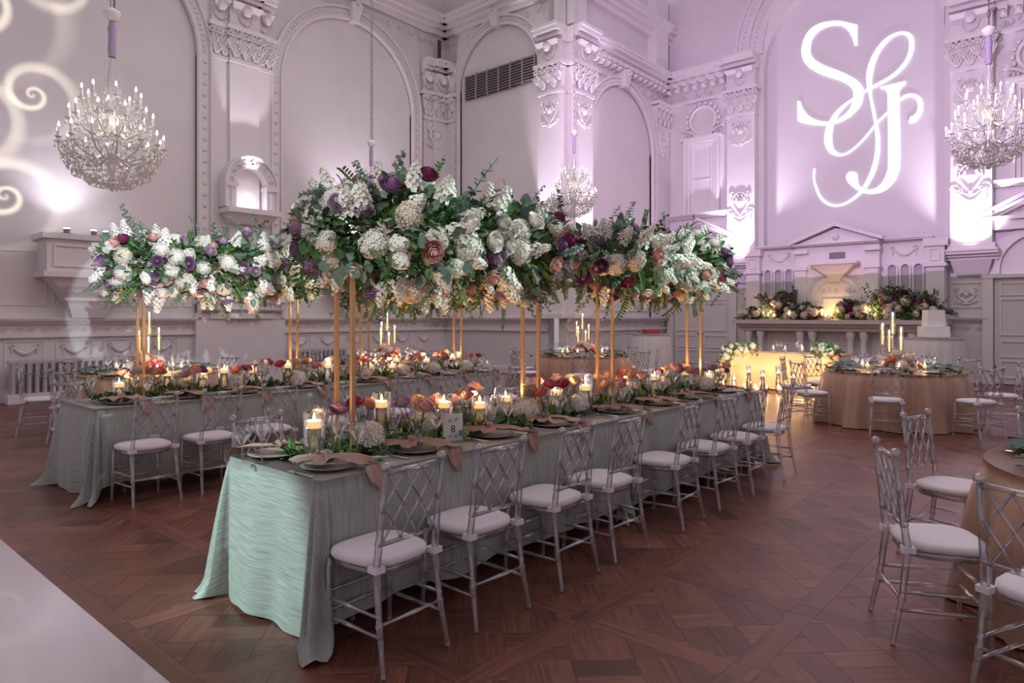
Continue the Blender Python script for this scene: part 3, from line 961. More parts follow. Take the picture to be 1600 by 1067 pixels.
# radiators
def radiator(x0, x1, label):
    e = thing('radiator', label, 'radiator', ((x0 + x1) / 2, 14.62, 0))
    w = (x1 - x0) / 2
    n = max(3, int((x1 - x0) / .115))
    for i in range(n):
        x = -w + (i + .5) * 2 * w / n
        k = MB()
        k.box(x - .03, x + .03, -.08, .08, .16, .72)
        k.tube([(x, -.085, .16), (x, -.085, .72)], .035, 6)
        k.build('column', M_RAD, e)
    MB().box(-w, w, -.07, .07, .70, .76).build('top_rail', M_RAD, e)
    MB().box(-w - .03, w + .03, -.14, .18, 0, .17).build('base_box', M_ORN, e)
radiator(3.15, 5.3, 'painted column radiator below the left arch')
radiator(8.7, 10.2, 'painted column radiator behind the middle of the left long table')
# little spotlights on the balcony and ledges
def fixture(loc, label):
    e = thing('uplight', label, 'spotlight', loc)
    k = MB().box(-.07, .07, -.05, .05, 0, .02); k.lathe([(.05, .02), (.055, .09), (.06, .1)], 10); k.build('housing', M_FIX, e)
    MB().lathe([(.05, .101), (.04, .115), (.001, .118)], 10).build('lens', M_LAMP, e)
fixture((3.98, 14.35, 3.05), 'left bright uplight standing on the plaster balcony')
fixture((4.42, 14.35, 3.05), 'middle bright uplight standing on the plaster balcony')
fixture((4.62, 14.35, 3.05), 'right small uplight standing on the plaster balcony')
# ------------------------------------------------------------------ clear lattice chairs
def chair_proto():
    e = link('chair', None)
    e.empty_display_size = .1
    def by(z): return -.165 - max(0, z - .44) * .115
    for s in (-1, 1):
        pts = [(.195, -.235, 0), (.192, -.232, .02), (.186, -.212, .12), (.181, -.195, .2), (.18, -.193, .215), (.179, -.19, .23), (.176, -.175, .36), (.174, by(.44), .435), (.174, by(.45), .45), (.173, by(.46), .465), (.170, by(.55), .55), (.170, by(.56), .56), (.170, by(.57), .57), (.168, by(.72), .72), (.168, by(.73), .73), (.168, by(.74), .74), (.166, by(.88), .885)]
        rs = [.011, .011, .0125, .014, .020, .014, .017, .018, .025, .018, .017, .021, .017, .0145, .0185, .0145, .0125]
        k = MB().tube([(s * p[0], p[1], p[2]) for p in pts], rs, 8)
        k.lathe([(.012, -.005), (.022, .005), (.025, .018), (.018, .03), (.006, .035)], 8, (s * .166, by(.89), .885))
        k.build('back_post', M_ACR, e, True)
        k = MB().tube([(s * .178, .165, .43), (s * .178, .165, .40), (s * .18, .167, .385), (s * .182, .17, .25), (s * .183, .17, .235), (s * .184, .171, .22), (s * .19, .178, .03), (s * .19, .178, 0)], [.018, .018, .022, .015, .019, .014, .011, .011], 8)
        k.build('front_leg', M_ACR, e, True)
        for z in (.165, .25):
            MB().tube([(s * .184, -.20, z), (s * .183, 0, z), (s * .185, .17, z)], [.008, .0105, .008], 6).build('stretcher', M_ACR, e, True)
    for z in (.185, .275):
        MB().tube([(-.184, .17, z), (0, .17, z), (.184, .17, z)], [.008, .0105, .008], 6).build('stretcher', M_ACR, e, True)
    MB().tube([(-.18, -.195, .215), (0, -.195, .215), (.18, -.195, .215)], [.008, .0105, .008], 6).build('stretcher', M_ACR, e, True)
    MB().tube([(-.168, by(.87), .872), (.168, by(.87), .872)], .0125, 8).build('top_rail', M_ACR, e, True)
    MB().tube([(-.17, by(.555), .555), (.17, by(.555), .555)], .0105, 8).build('bottom_rail', M_ACR, e, True)
    a, b_, zb, zt = .10, .152, .56, .868
    for sg in (-1, 1):
        for x0 in (-.25, -.15, -.05, .05):
            k0 = max(0, (-.165 - x0) / (2 * a)); k1 = min(1, (.165 - x0) / (2 * a))
            def P(q): return (sg * (x0 + 2 * a * q), by(zb + (zt - zb) * q) + .004 * sg, zb + (zt - zb) * q)
            k = MB().tube([P(k0), P((k0 + k1) / 2), P(k1)], [.0055, .0075, .0055], 5)
            if sg == 1:
                for j in range(5):
                    if k0 - .01 <= j / 4 <= k1 + .01:
                        k.ball(P(j / 4), .0115, 6, 4)
            k.build('lattice_bar', M_ACR, e, True)
    def outline(f, g=1.0):
        o = []
        for i in range(20):
            t_ = 2 * PI * i / 20
            c, s = math.cos(t_), math.sin(t_)
            x = math.copysign(abs(c) ** .6, c); y_ = math.copysign(abs(s) ** .6, s)
            w = .205 - .022 * (1 - y_) / 2 * 1.6
            o.append((x * w * f * g, .012 + y_ * .18 * f * g))
        return o
    def slab(rows, name, m_):
        k = MB(); vs = []; fs = []
        for f, z in rows:
            vs += [(x, y_, z) for x, y_ in outline(f)]
        n = 20
        for i in range(len(rows) - 1):
            fs += [(i * n + j, i * n + (j + 1) % n, (i + 1) * n + (j + 1) % n, (i + 1) * n + j) for j in range(n)]
        fs += [tuple(range(n - 1, -1, -1)), tuple((len(rows) - 1) * n + j for j in range(n))]
        return k.add(vs, fs).build(name, m_, e, True)
    slab([(.96, .405), (.98, .41), (.98, .43), (.96, .436)], 'seat_frame', M_ACR)
    slab([(.96, .437), (1.03, .445), (1.05, .458), (1.03, .475), (.9, .484), (.5, .489), (.1, .49)], 'cushion', M_CUSH)
    k = MB()
    for s in (-1, 1):
        k = MB().box(s * .172 - .026, s * .172 + .026, by(.44) - .026, by(.44) + .03, .436, .462)
        k.build('cushion_tie', M_CUSH, e)
    return e
CH0 = chair_proto()
CH_USED = [False]
def chair(x, y, rz, label, group):
    o = CH0 if not CH_USED[0] else copy_tree(CH0)
    CH_USED[0] = True
    o.location = (x, y, 0)
    o.rotation_euler = (0, 0, rz)
    tag(o, label, 'chair', group)
    return o
FX = [1.99, 2.58, 3.23, 3.81, 4.65, 5.33, 5.95, 6.65]
FX2 = [2.25, 2.85, 3.45, 4.0, 4.75, 5.35, 5.95, 6.55]
LX = [2.27, 2.83, 3.40, 4.07, 4.95, 5.60, 6.2, 6.8]
jj = [.02, -.02, .03, -.01, .05, -.03, .02, .04]
for i in range(8):
    chair(FX[i], 2.555 - .0 * i, jj[i] * 1.5, f'clear acrylic lattice chair with white cushion, {ORD[i]} from camera on aisle side of front table', 'chairs at the front long table')
    chair(FX2[i], 3.98, PI + jj[i], f'clear acrylic lattice chair, {ORD[i]} from camera on far side of front table', 'chairs at the front long table')
    chair(LX[i], 6.12, jj[7 - i] * 1.5, f'clear acrylic lattice chair with white cushion, {ORD[i]} from left on near side of left table', 'chairs at the left long table')
    chair(LX[i] - .05, 7.56, PI + jj[i], f'clear acrylic lattice chair, {ORD[i]} from left on far side of left table', 'chairs at the left long table')
# ------------------------------------------------------------------ cloths
def cloth_mat(name, c, rough, sc=(60, 5, 1), amt=.22, bump=.5, sheen=.3):
    m, t, b = newmat(name)
    tc = N(t, 'ShaderNodeTexCoord')
    mp = N(t, 'ShaderNodeMapping')
    mp.inputs['Scale'].default_value = sc
    nz = N(t, 'ShaderNodeTexNoise')
    nz.inputs['Scale'].default_value = 1
    nz.inputs['Detail'].default_value = 4
    nz.inputs['Distortion'].default_value = .35
    t.links.new(tc.outputs['UV'], mp.inputs[0])
    t.links.new(mp.outputs[0], nz.inputs['Vector'])
    rp = N(t, 'ShaderNodeMapRange')
    rp.inputs[1].default_value = .3; rp.inputs[2].default_value = .7
    rp.inputs[3].default_value = 1 - amt; rp.inputs[4].default_value = 1 + amt
    t.links.new(nz.outputs[0], rp.inputs[0])
    mx = N(t, 'ShaderNodeVectorMath', operation='SCALE')
    mx.inputs[0].default_value = c
    t.links.new(rp.outputs[0], mx.inputs['Scale'])
    t.links.new(mx.outputs[0], b.inputs['Base Color'])
    b.inputs['Roughness'].default_value = rough
    b.inputs['Sheen Weight'].default_value = sheen
    bp = N(t, 'ShaderNodeBump')
    bp.inputs['Strength'].default_value = bump
    bp.inputs['Distance'].default_value = .006
    t.links.new(nz.outputs[0], bp.inputs['Height'])
    t.links.new(bp.outputs[0], b.inputs['Normal'])
    return m
M_SAGECLOTH = cloth_mat('sage_crinkle_cloth', (.345, .36, .335), .48, (100, 6, 1), .24, .5)
M_ROSECLOTH = cloth_mat('champagne_satin', (.45, .275, .195), .38, (6, 2, 1), .12, .25, .1)
M_WHITEDRAPE = cloth_mat('white_drape', (.64, .62, .64), .75, (20, 3, 1), .05, .1)
M_CREAMDRAPE = cloth_mat('cream_drape', (.72, .62, .48), .75, (20, 3, 1), .06, .1)
def rect_cloth(x0, x1, y0, y1, zt, m, name, ends=(1, 1), side_drop=.65, end_drop=.75, seed=0, flare=.05, corner=.09, amp=.024):
    rr = random.Random(seed)
    per = []   # (x,y,nx,ny,drop,cornerness,u)
    r = .05
    def edge(a, b_, nx, ny, n, drop, inner):
        for i in range(n):
            q = i / n
            per.append((a[0] + (b_[0] - a[0]) * q, a[1] + (b_[1] - a[1]) * q, nx, ny, drop, 0, inner))
    def corn(cx, cy, a0, d0, d1, i0, i1):
        n = 16
        for i in range(n):
            q = i / n
            a = a0 + q * PI / 2
            per.append((cx + r * math.cos(a), cy + r * math.sin(a), math.cos(a), math.sin(a), d0 + (d1 - d0) * q, math.sin(PI * q), i0 * (1 - q) + i1 * q))
    nX, nY = int((x1 - x0) * 26), int((y1 - y0) * 26)
    e0, e1 = ends
    edge((x0 + r, y0), (x1 - r, y0), 0, -1, nX, side_drop, 1)
    corn(x1 - r, y0 + r, -PI / 2, side_drop, end_drop, 1, e1)
    edge((x1, y0 + r), (x1, y1 - r), 1, 0, nY, end_drop, e1)
    corn(x1 - r, y1 - r, 0, end_drop, side_drop, e1, 1)
    edge((x1 - r, y1), (x0 + r, y1), 0, 1, nX, side_drop, 1)
    corn(x0 + r, y1 - r, PI / 2, side_drop, end_drop, 1, e0)
    edge((x0, y1 - r), (x0, y0 + r), -1, 0, nY, end_drop, e0)
    corn(x0 + r, y0 + r, PI, end_drop, side_drop, e0, 1)
    n = len(per)
    rows = 14
    ph = [rr.uniform(0, 6.28) for _ in range(6)]
    vs = []; fs = []; uv = []
    for k in range(rows + 1):
        t_ = k / rows
        for i, (x, y_, nx, ny, dr, cn, inn) in enumerate(per):
            s = i * .038
            full = zt - .008
            dd = dr + (full - dr + .02) * cn ** 1.5 if cn else dr
            w = (math.sin(s * 7 + ph[0]) + .6 * math.sin(s * 13 + ph[1]) + .4 * math.sin(s * 23 + ph[2]))
            tt = t_ ** .8
            fold = 0
            if cn:
                a = math.atan2(ny, nx)
                fold = math.cos(a * 12 + ph[3]) * .06 * cn * tt
            out = (.004 + flare * .8 * tt + amp * w * tt + corner * cn * tt ** 1.1 + fold)
            if t_ > .88 and cn > .3:
                out += (t_ - .88) * .9 * cn * (.6 + .5 * math.sin(s * 30))
            out = out * inn + .006 * (1 - inn)
            if k == 0:
                out = 0
            z = zt - dd * t_ + (.012 * math.sin(s * 9 + ph[4]) if k == rows and not cn else 0)
            if cn:
                z = max(z, .006 + .03 * cn * max(0, math.sin(s * 26)) * (t_ > .9))
            z = max(z, .004)
            vs.append((x + nx * out, y_ + ny * out, z - (0 if k else -.004)))
            uv.append((x + nx * dd * t_, y_ + ny * dd * t_))
    for k in range(rows):
        for i in range(n):
            fs.append((k * n + i, k * n + (i + 1) % n, (k + 1) * n + (i + 1) % n, (k + 1) * n + i))
    fs.append(tuple(range(n)))
    mb = MB().add(vs, fs)
    mb.uv = uv
    return mb.build(name, m, None, True)
def rect_table(x0, x1, y0, y1, zt, label, cat='table'):
    e = thing('banquet_table', label, cat, ((x0 + x1) / 2, (y0 + y1) / 2, 0))
    w, d = (x1 - x0) / 2 - .02, (y1 - y0) / 2 - .02
    wd = mat('plywood', (.45, .33, .2), .6)
    MB().box(-w, w, -d, d, zt - .04, zt - .012).build('tabletop', wd, e)
    for sx in (-1, 1):
        for sy in (-1, 1):
            MB().tube([(sx * (w - .25), sy * (d - .1), 0), (sx * (w - .25), sy * (d - .1), zt - .04)], .016, 6).build('leg', M_FIX, e)
ZT = .765
for (x0, xm, x1, y0, y1, nm, sd) in ((1.80, 4.40, 7.05, 2.79, 3.70, 'front', 3), (1.97, 4.55, 7.12, 6.38, 7.28, 'left', 9)):
    for k, (a, b_) in enumerate(((x0, xm), (xm + .004, x1))):
        wh = ('near', 'far')[k]
        rect_table(a, b_, y0, y1, ZT, f'folding banquet table hidden under the {wh} half cloth of the {nm} long table')
        tag(rect_cloth(a, b_, y0, y1, ZT, M_SAGECLOTH, 'tablecloth', (1, 0) if k == 0 else (0, 1), seed=sd + k), f'crinkled sage green cloth pooling at the {wh} end of the {nm} long table', 'tablecloth', 'sage tablecloths')
def round_cloth(cx, cy, r, zt, m, name, folds=11, amp=.045, flare=.16, seed=0, drop=None):
    rr = random.Random(seed)
    n, rows = 150, 14
    ph = [rr.uniform(0, 6.28) for _ in range(4)]
    vs = []; fs = []; uv = []
    drop = drop or zt - .012
    for k in range(rows + 1):
        t_ = k / rows
        for i in range(n):
            a = 2 * PI * i / n
            w = math.sin(folds * a + ph[0] + .9 * math.sin(2 * a + ph[1]))
            w = (math.copysign(abs(w) ** .7, w)) + .45 * math.sin((folds * 2 - 3) * a + ph[2]) + .25 * math.sin(37 * a + ph[3])
            tt = t_ ** .75
            ra = r + flare * tt + amp * w * tt + (.006 if k else 0)
            if k == 1:
                ra = r + .012 + amp * w * .06
            z = zt - drop * t_
            vs.append((ra * math.cos(a), ra * math.sin(a), z))
            uv.append((a * r * 3, drop * t_))
    for k in range(rows):
        fs += [(k * n + i, k * n + (i + 1) % n, (k + 1) * n + (i + 1) % n, (k + 1) * n + i) for i in range(n)]
    fs.append(tuple(range(n)))
    mb = MB().add(vs, fs)
    mb.uv = uv
    o = mb.build(name, m, None, True)
    o.location = (cx, cy, 0)
    return o
def round_table(cx, cy, r, zt, label):
    e = thing('round_table', label, 'table', (cx, cy, 0))
    wd = mat('plywood', (.45, .33, .2), .6)
    MB().lathe([(r - .02, zt - .04), (r - .02, zt - .012)], 32).build('tabletop', wd, e)
    for k in range(4):
        a = PI / 4 + k * PI / 2
        MB().tube([(math.cos(a) * r * .5, math.sin(a) * r * .5, 0), (math.cos(a) * r * .5, math.sin(a) * r * .5, zt - .04)], .016, 6).build('leg', M_FIX, e)
# (centre, chair spots as (angle, radius, extra turn), where)
RT = [
    (11.15, 2.42, 'altar-side round table', [(189, 1.30, .1), (238, 1.32, -.1), (140, 1.30, 0), (62, 1.32, 0), (285, 1.32, 0), (330, 1.3, 0), (20, 1.3, 0), (100, 1.3, 0)]),
    (11.37, 8.11, 'pier-side round table', [(215, 1.28, 0), (160, 1.3, 0), (265, 1.3, 0), (305, 1.3, 0), (350, 1.3, 0), (110, 1.3, 0), (60, 1.3, 0), (20, 1.3, 0)]),
    (4.70, -.36, 'right edge round table', [(129.5, 1.32, -.21), (69, 1.22, .12), (29, 1.25, 0), (158, 1.40, 0)]),
    (3.84, 10.2, 'left rear round table', [(163, 1.28, 0), (112, 1.3, 0), (62, 1.3, 0), (20, 1.3, 0), (338, 1.3, 0), (212, 1.3, 0), (290, 1.3, 0)]),
    (7.68, 9.74, 'middle rear round table', [(163, 1.28, 0), (112, 1.3, 0), (62, 1.3, 0), (20, 1.3, 0), (338, 1.3, 0), (212, 1.3, 0), (290, 1.3, 0)]),
]
for ti, (cx, cy, wh, sp) in enumerate(RT):
    round_table(cx, cy, .91, ZT, f'folding table hidden under the champagne cloth of the {wh}')
    tag(round_cloth(cx, cy, .91, ZT, M_ROSECLOTH, 'tablecloth', 12, .06, .12, ti + 20), f'champagne satin cloth falling in folds on the {wh}', 'tablecloth', 'champagne tablecloths')
    ds = sorted(sp, key=lambda q: .75 * math.cos(math.radians(q[0])) + .661 * math.sin(math.radians(q[0])))
    for i, (a, rad, tw) in enumerate(ds):
        q = math.radians(a)
        x, y_ = cx + rad * math.cos(q), cy + rad * math.sin(q)
        fx, fy = -math.cos(q + tw), -math.sin(q + tw)
        chair(x, y_, math.atan2(-fx, fy), f'clear acrylic chair, {ORD[i]} from camera, at the {wh}', 'chairs at the ' + wh)
# ------------------------------------------------------------------ flower meshes
def rose_mesh(name, m):
    """layered rose: a furled bud inside five rings of cupped, overlapping petals"""
    k = MB()
    k.lathe([(.02, -.45), (.3, -.1), (.34, .45), (.22, .76), (.02, .86)], 8, (0, 0, 0), False)
    for l, (cnt, r1, h, z0, op) in enumerate(((3, .28, 1.28, -.40, -.10), (4, .45, 1.22, -.42, -.05), (5, .62, 1.12, -.45, .03), (5, .79, 1.0, -.48, .10), (6, .94, .84, -.50, .18))):
        for i in range(cnt):
            a0 = 2 * PI * i / cnt + l * .9
            sp = PI / cnt * 1.45
            vs = []
            for v in range(5):
                q = v / 4
                for u in range(5):
                    w = u / 2 - 1
                    a = a0 + w * sp * (.5 + .5 * math.sin(PI * min(q * .9 + .12, 1)))
                    rad = r1 * math.sin(min(1, q * 1.35 + .12) * PI / 2) + (op * (q - .6) * 2.2 if q > .6 else 0) + .03 * w
                    z = z0 + h * q - (abs(op) * .25 if v == 4 else 0) - .07 * h * w * w * q
                    vs.append((rad * math.cos(a), rad * math.sin(a), z))
            k.add(vs, [(v * 5 + u, v * 5 + u + 1, v * 5 + u + 6, v * 5 + u + 5) for v in range(4) for u in range(4)])
    return k.mesh(name, m, True)
def floret(k, c, n, s, rr, pet=4):
    n = Vector(n).normalized()
    t_ = n.orthogonal().normalized()
    b_ = n.cross(t_)
    a0 = rr.uniform(0, 6)
    c = Vector(c)
    for i in range(pet):
        a = a0 + 2 * PI * i / pet
        d = t_ * math.cos(a) + b_ * math.sin(a)
        e_ = t_ * -math.sin(a) + b_ * math.cos(a)
        k.add([c, c + d * s * .6 + e_ * s * .42 + n * s * .1, c + d * s + n * s * .18, c + d * s * .6 - e_ * s * .42 + n * s * .1], [(0, 1, 2, 3)])
def hydrangea_mesh(name, m, seed):
    rr = random.Random(seed)
    k = MB()
    n = 84
    for i in range(n):
        z = 1 - 1.45 * (i + .5) / n
        a = i * 2.39996
        r = math.sqrt(max(0, 1 - z * z))
        d = Vector((r * math.cos(a), r * math.sin(a), z * .85))
        dj = d + Vector((rr.uniform(-.2, .2), rr.uniform(-.2, .2), rr.uniform(-.2, .2)))
        floret(k, d * rr.uniform(.9, 1.06), dj, .27, rr)
    k.ball((0, 0, 0), .82, 8, 6)
    return k.mesh(name, m)
def spray_mesh(name, m, seed, n=46, L=1.0):
    rr = random.Random(seed)
    k = MB()
    for i in range(n):
        q = .12 + .88 * i / n
        a = i * 2.4
        r = (.24 * (1.1 - q) + .05) * rr.uniform(.75, 1.35)
        c = (r * math.cos(a), r * math.sin(a), q * L)
        floret(k, c, (math.cos(a), math.sin(a), .7), .115 * (1.25 - .6 * q), rr, 5)
    k.tube([(0, 0, 0), (0, 0, L)], .02, 4)
    return k.mesh(name, m)
def leaf(k, c, d, n, L, w):
    c = Vector(c); d = Vector(d).normalized(); n = Vector(n)
    s = d.cross(n)
    s = s.normalized() if s.length > 1e-4 else d.orthogonal().normalized()
    n = s.cross(d)
    k.add([c, c + d * L * .35 + s * w - n * L * .02, c + d * L * .75 + s * w * .75 + n * 0, c + d * L - n * L * .12, c + d * L * .75 - s * w * .75, c + d * L * .35 - s * w - n * L * .02, c + d * L * .5 + n * L * .07],
          [(0, 1, 6), (1, 2, 6), (2, 3, 6), (3, 4, 6), (4, 5, 6), (5, 0, 6)])
def branch_mesh(name, m, seed, kind, curve=.35, n=12):
    """kind: euc = paired round leaves, fern = narrow pinnate leaves, ruscus = pointed leaves"""
    rr = random.Random(seed)
    k = MB()
    pts = []
    cx, cy = rr.uniform(-curve, curve), rr.uniform(-curve, curve)
    for i in range(9):
        q = i / 8
        pts.append(Vector((cx * q * q, cy * q * q, q * (1 - .25 * q * abs(cx)))))
    k.tube(pts, [.014 - .0011 * i for i in range(9)], 4)
    for i in range(n):
        q = .14 + .86 * i / n
        j = min(7, int(q * 8))
        p = pts[j].lerp(pts[j + 1], q * 8 - j)
        t_ = (pts[j + 1] - pts[j]).normalized()
        a = i * (PI / 2) + rr.uniform(-.3, .3) if kind == 'euc' else rr.uniform(-.15, .15)
        for s in (-1, 1):
            d = Vector((math.cos(a) * s, math.sin(a) * s, .35 if kind == 'euc' else .75))
            if kind == 'euc':
                leaf(k, p, d, t_ + Vector((rr.uniform(-.4, .4), rr.uniform(-.4, .4), 0)), .125 * (1.25 - .6 * q), .062 * (1.25 - .6 * q))
            elif kind == 'fern':
                leaf(k, p, d, Vector((0, 1, 0)), .21 * (1.1 - .75 * q), .022)
            else:
                leaf(k, p, d, Vector((rr.uniform(-1, 1), 1, rr.uniform(-.5, .5))), .17, .036)
    return k.mesh(name, m)
ROSE = {n: rose_mesh('rose_' + n, mat('petal_' + n, c, .65, var=.1, vs=3)) for n, c in dict(mauve=(.25, .12, .25), lilac=(.44, .30, .41), blush=(.74, .42, .38), plum=(.25, .03, .10), white=(.84, .77, .72), coral=(.70, .22, .20), peach=(.78, .47, .30), magenta=(.52, .07, .18)).items()}
HYD = [hydrangea_mesh('hydrangea', M_HYD, i) for i in range(3)]
HYDC = [hydrangea_mesh('hydrangea_cream', leafmat('cream_hydrangea', (.74, .62, .50), (.82, .72, .60), .7), 9)]
SPR = [spray_mesh('blossom', M_BLOS, i) for i in range(3)]
EUC = [branch_mesh('eucalyptus', M_EUC, i, 'euc', .45, 11) for i in range(5)]
FERN = [branch_mesh('fern', M_FERN, i, 'fern', .3, 15) for i in range(3)]
RUS = [branch_mesh('ruscus', M_LEAF, i, 'ruscus', .35, 9) for i in range(3)]
DUSK = [branch_mesh('dark_branch', leafmat('dusky_leaf', (.04, .05, .03), (.10, .085, .07)), i, 'ruscus', .5, 11) for i in range(3)]
_k = MB()
for _i in range(5):
    leaf(_k, (0, 0, .12 * _i), (.9 - .2 * _i, 0, .55 + .1 * _i), (0, 1, 0), .55 - .06 * _i, .13)
    leaf(_k, (0, 0, .12 * _i), (-.9 + .2 * _i, 0, .55 + .1 * _i), (0, 1, 0), .55 - .06 * _i, .13)
leaf(_k, (0, 0, 0), (0, 0, 1), (0, 1, 0), 1, .2)
BIGLEAF = _k.mesh('dusty_leaf', leafmat('dusty_grey_leaf', (.13, .19, .155), (.17, .24, .19), .75))
def quat(d, spin):
    return (Vector(d).to_track_quat('Z', 'Y') @ Matrix.Rotation(spin, 3, 'Z').to_quaternion())
def put(name, me, par, loc, d, s, rr):
    o = link(name, me, par, loc, None, s)
    o.rotation_mode = 'QUATERNION'
    o.rotation_quaternion = quat(d, rr.uniform(0, 6.28))
    return o
def foliage(name, m, pts, par=None, size=(.05, .1), seed=0, zmin=None):
    """pts: (pos, dir) list -> one mesh of leaves"""
    rr = random.Random(seed)
    k = MB()
    for p, d in pts:
        L = rr.uniform(*size)
        leaf(k, p, Vector(d) + Vector((rr.uniform(-.7, .7), rr.uniform(-.7, .7), rr.uniform(-.7, .7))), (rr.uniform(-1, 1), rr.uniform(-1, 1), 1), L, L * rr.uniform(.22, .4))
    if zmin is not None:
        k.v = [(v[0], v[1], max(v[2], zmin + .004 * (i % 3))) for i, v in enumerate(k.v)]
    return k.build(name, m, par)
# ------------------------------------------------------------------ tall gold stands with hanging-garden flowers
def stand(x0, x1, yc, label):
    e = thing('flower_stand', label, 'flower stand', ((x0 + x1) / 2, yc, ZT))
    w, d, h = (x1 - x0) / 2, .075, 1.03
    for sx in (-1, 1):
        for sy in (-1, 1):
            MB().box(sx * w - .011, sx * w + .011, sy * d - .011, sy * d + .011, 0, h).build('leg', M_GOLD, e)
        MB().box(sx * w - .013, sx * w + .013, -d - .011, d + .011, 0, .012).build('foot_bar', M_GOLD, e)
        MB().box(sx * w - .011, sx * w + .011, -d, d, h - .022, h).build('end_bar', M_GOLD, e)
    for sy in (-1, 1):
        MB().box(-w, w, sy * d - .011, sy * d + .011, h - .022, h).build('top_rail', M_GOLD, e)
    MB().box(-w, w, -.10, .10, h, h + .012).build('tray', M_FIX, e)
def tall_flowers(x0, x1, yc, zc, seed, label, ry=.40, rz=.32, bulge=1.0):
    rr = random.Random(seed)
    xm, L = (x0 + x1) / 2, (x1 - x0)
    e = thing('tall_floral_arrangement', label, 'flower arrangement', (xm, yc, zc - .25), 0, 'tall flower arrangements on gold stands')
    def surf(f=1.0, lo=-PI, hi=PI, edge=.98):
        q = rr.uniform(-edge, edge)
        a = rr.uniform(lo, hi)
        tp = (1 - abs(q) ** 3.2) ** .45
        wob = 1 + .16 * math.sin(q * 7 + seed) + .08 * math.sin(a * 3 + q * 11)
        y_, z = math.cos(a) * ry * tp * f * wob, math.sin(a) * rz * tp * f * wob
        d = Vector((q * abs(q) * .9, math.cos(a) / ry * .35, math.sin(a) / rz * .35)).normalized()
        return Vector((q * L / 2, y_, z + .25)), d
    pts = [surf(rr.uniform(.35, .98)) for _ in range(1900)]
    foliage('foliage', M_LEAF, pts, e, (.05, .11), seed)['kind'] = 'stuff'
    pts = [surf(rr.uniform(.7, 1.25)) for _ in range(620)]
    foliage('eucalyptus_foliage', M_EUC, pts, e, (.06, .11), seed + 1)['kind'] = 'stuff'
    taken = []
    def free(f, r, edge=.95):
        for _ in range(14):
            p, d = surf(f, -PI, PI, edge)
            if all((p - q).length > .8 * (r + s) for q, s in taken):
                break
        taken.append((p, r))
        return p, d
    for _ in range(46):
        r = rr.uniform(.058, .09)
        p, d = free(1.0, r)
        put('hydrangea', rr.choice(HYD + HYDC), e, p, d, r, rr)
    for _ in range(66):
        p, d = surf(1.0)
        put('blossom_spray', rr.choice(SPR), e, p, d + Vector((0, 0, rr.uniform(-.4, .5))), rr.uniform(.13, .21), rr)
    for c, n in (('mauve', 15), ('lilac', 13), ('blush', 10), ('plum', 6), ('white', 14)):
        for _ in range(n):
            r = rr.uniform(.048, .066)
            p, d = free(1.22, r)
            put('rose', ROSE[c], e, p, d, r, rr)
    for _ in range(26):
        p, d = surf(1.05)
        put('dusty_leaf', BIGLEAF, e, p, d + Vector((rr.uniform(-.8, .8), rr.uniform(-.5, .5), rr.uniform(-.8, .8))), rr.uniform(.11, .17), rr)
    for _ in range(24):
        p, d = surf(1.05)
        put('eucalyptus_branch', rr.choice(EUC), e, p, d + Vector((rr.uniform(-.5, .5), 0, rr.uniform(-.1, .5))), rr.uniform(.16, .30), rr)
    for _ in range(4):
        p, d = surf(.85, .7, 2.4)
        put('eucalyptus_branch', rr.choice(EUC), e, p, Vector((rr.uniform(-.6, .6), rr.uniform(-.3, .3), 1)), rr.uniform(.26, .42), rr)
    for _ in range(22):
        p, d = surf(.95, -PI, 0)
        put('fern_frond', rr.choice(FERN), e, p, d + Vector((rr.uniform(-.3, .3), 0, -.8)), rr.uniform(.18, .30), rr)
    for _ in range(16):
        p, d = surf(.95, -2.6, -.5)
        put('trailing_sprig', rr.choice(RUS + EUC), e, p, Vector((rr.uniform(-.3, .3), rr.uniform(-.3, .3), -1)), rr.uniform(.20, .34), rr)
    for _ in range(12):
        p, d = surf(.95, .3, 2.8)
        put('ruscus_sprig', rr.choice(RUS), e, p, d + Vector((0, 0, .4)), rr.uniform(.14, .24), rr)
    for q in (-1, 1):
        for i in range(16):
            a = rr.uniform(0, 6.28); f = rr.uniform(.1, .9)
            p = Vector((q * L / 2 * (.98 - .12 * f), math.cos(a) * ry * .6 * f, .25 + math.sin(a) * rz * .7 * f))
            d = Vector((q, math.cos(a) * f, math.sin(a) * f))
            if i % 2:
                put('hydrangea', rr.choice(HYD), e, p, d, rr.uniform(.055, .085), rr)
            else:
                put('rose', ROSE[rr.choice(['mauve', 'blush', 'lilac', 'white'])], e, p + d * .05, d, rr.uniform(.05, .064), rr)
        for _ in range(7):
            p = Vector((q * L / 2 * .88, rr.uniform(-.15, .15), .25 + rr.uniform(-.2, .2)))
            put('end_sprig', rr.choice(EUC + FERN + RUS), e, p, Vector((q, rr.uniform(-.6, .6), rr.uniform(-.6, .4))), rr.uniform(.16, .28), rr)
    return e
stand(2.24, 3.86, 3.22, 'gold metal flower stand at the near end of the front long table')
stand(4.84, 6.47, 3.22, 'gold metal flower stand at the far end of the front long table')
stand(2.49, 4.08, 6.82, 'gold metal flower stand at the near end of the left long table')
stand(5.03, 6.60, 6.82, 'gold metal flower stand at the far end of the left long table')
def reach(e, items, seed):
    rr = random.Random(seed)
    for p, d, s in items:
        put('eucalyptus_branch', EUC[int(s * 100) % 5], e, p, d, s, rr)
fa = tall_flowers(1.98, 4.22, 3.22, 2.01, 11, 'large white and mauve flower arrangement on gold stand nearest the camera', .34, .28)
fb = tall_flowers(4.42, 6.98, 3.22, 2.03, 12, 'white and mauve flower arrangement over the far end of the front table', .34, .25)
fc = tall_flowers(2.14, 4.42, 6.82, 2.04, 13, 'white and mauve flower arrangement over the near end of the left table', .34, .26)
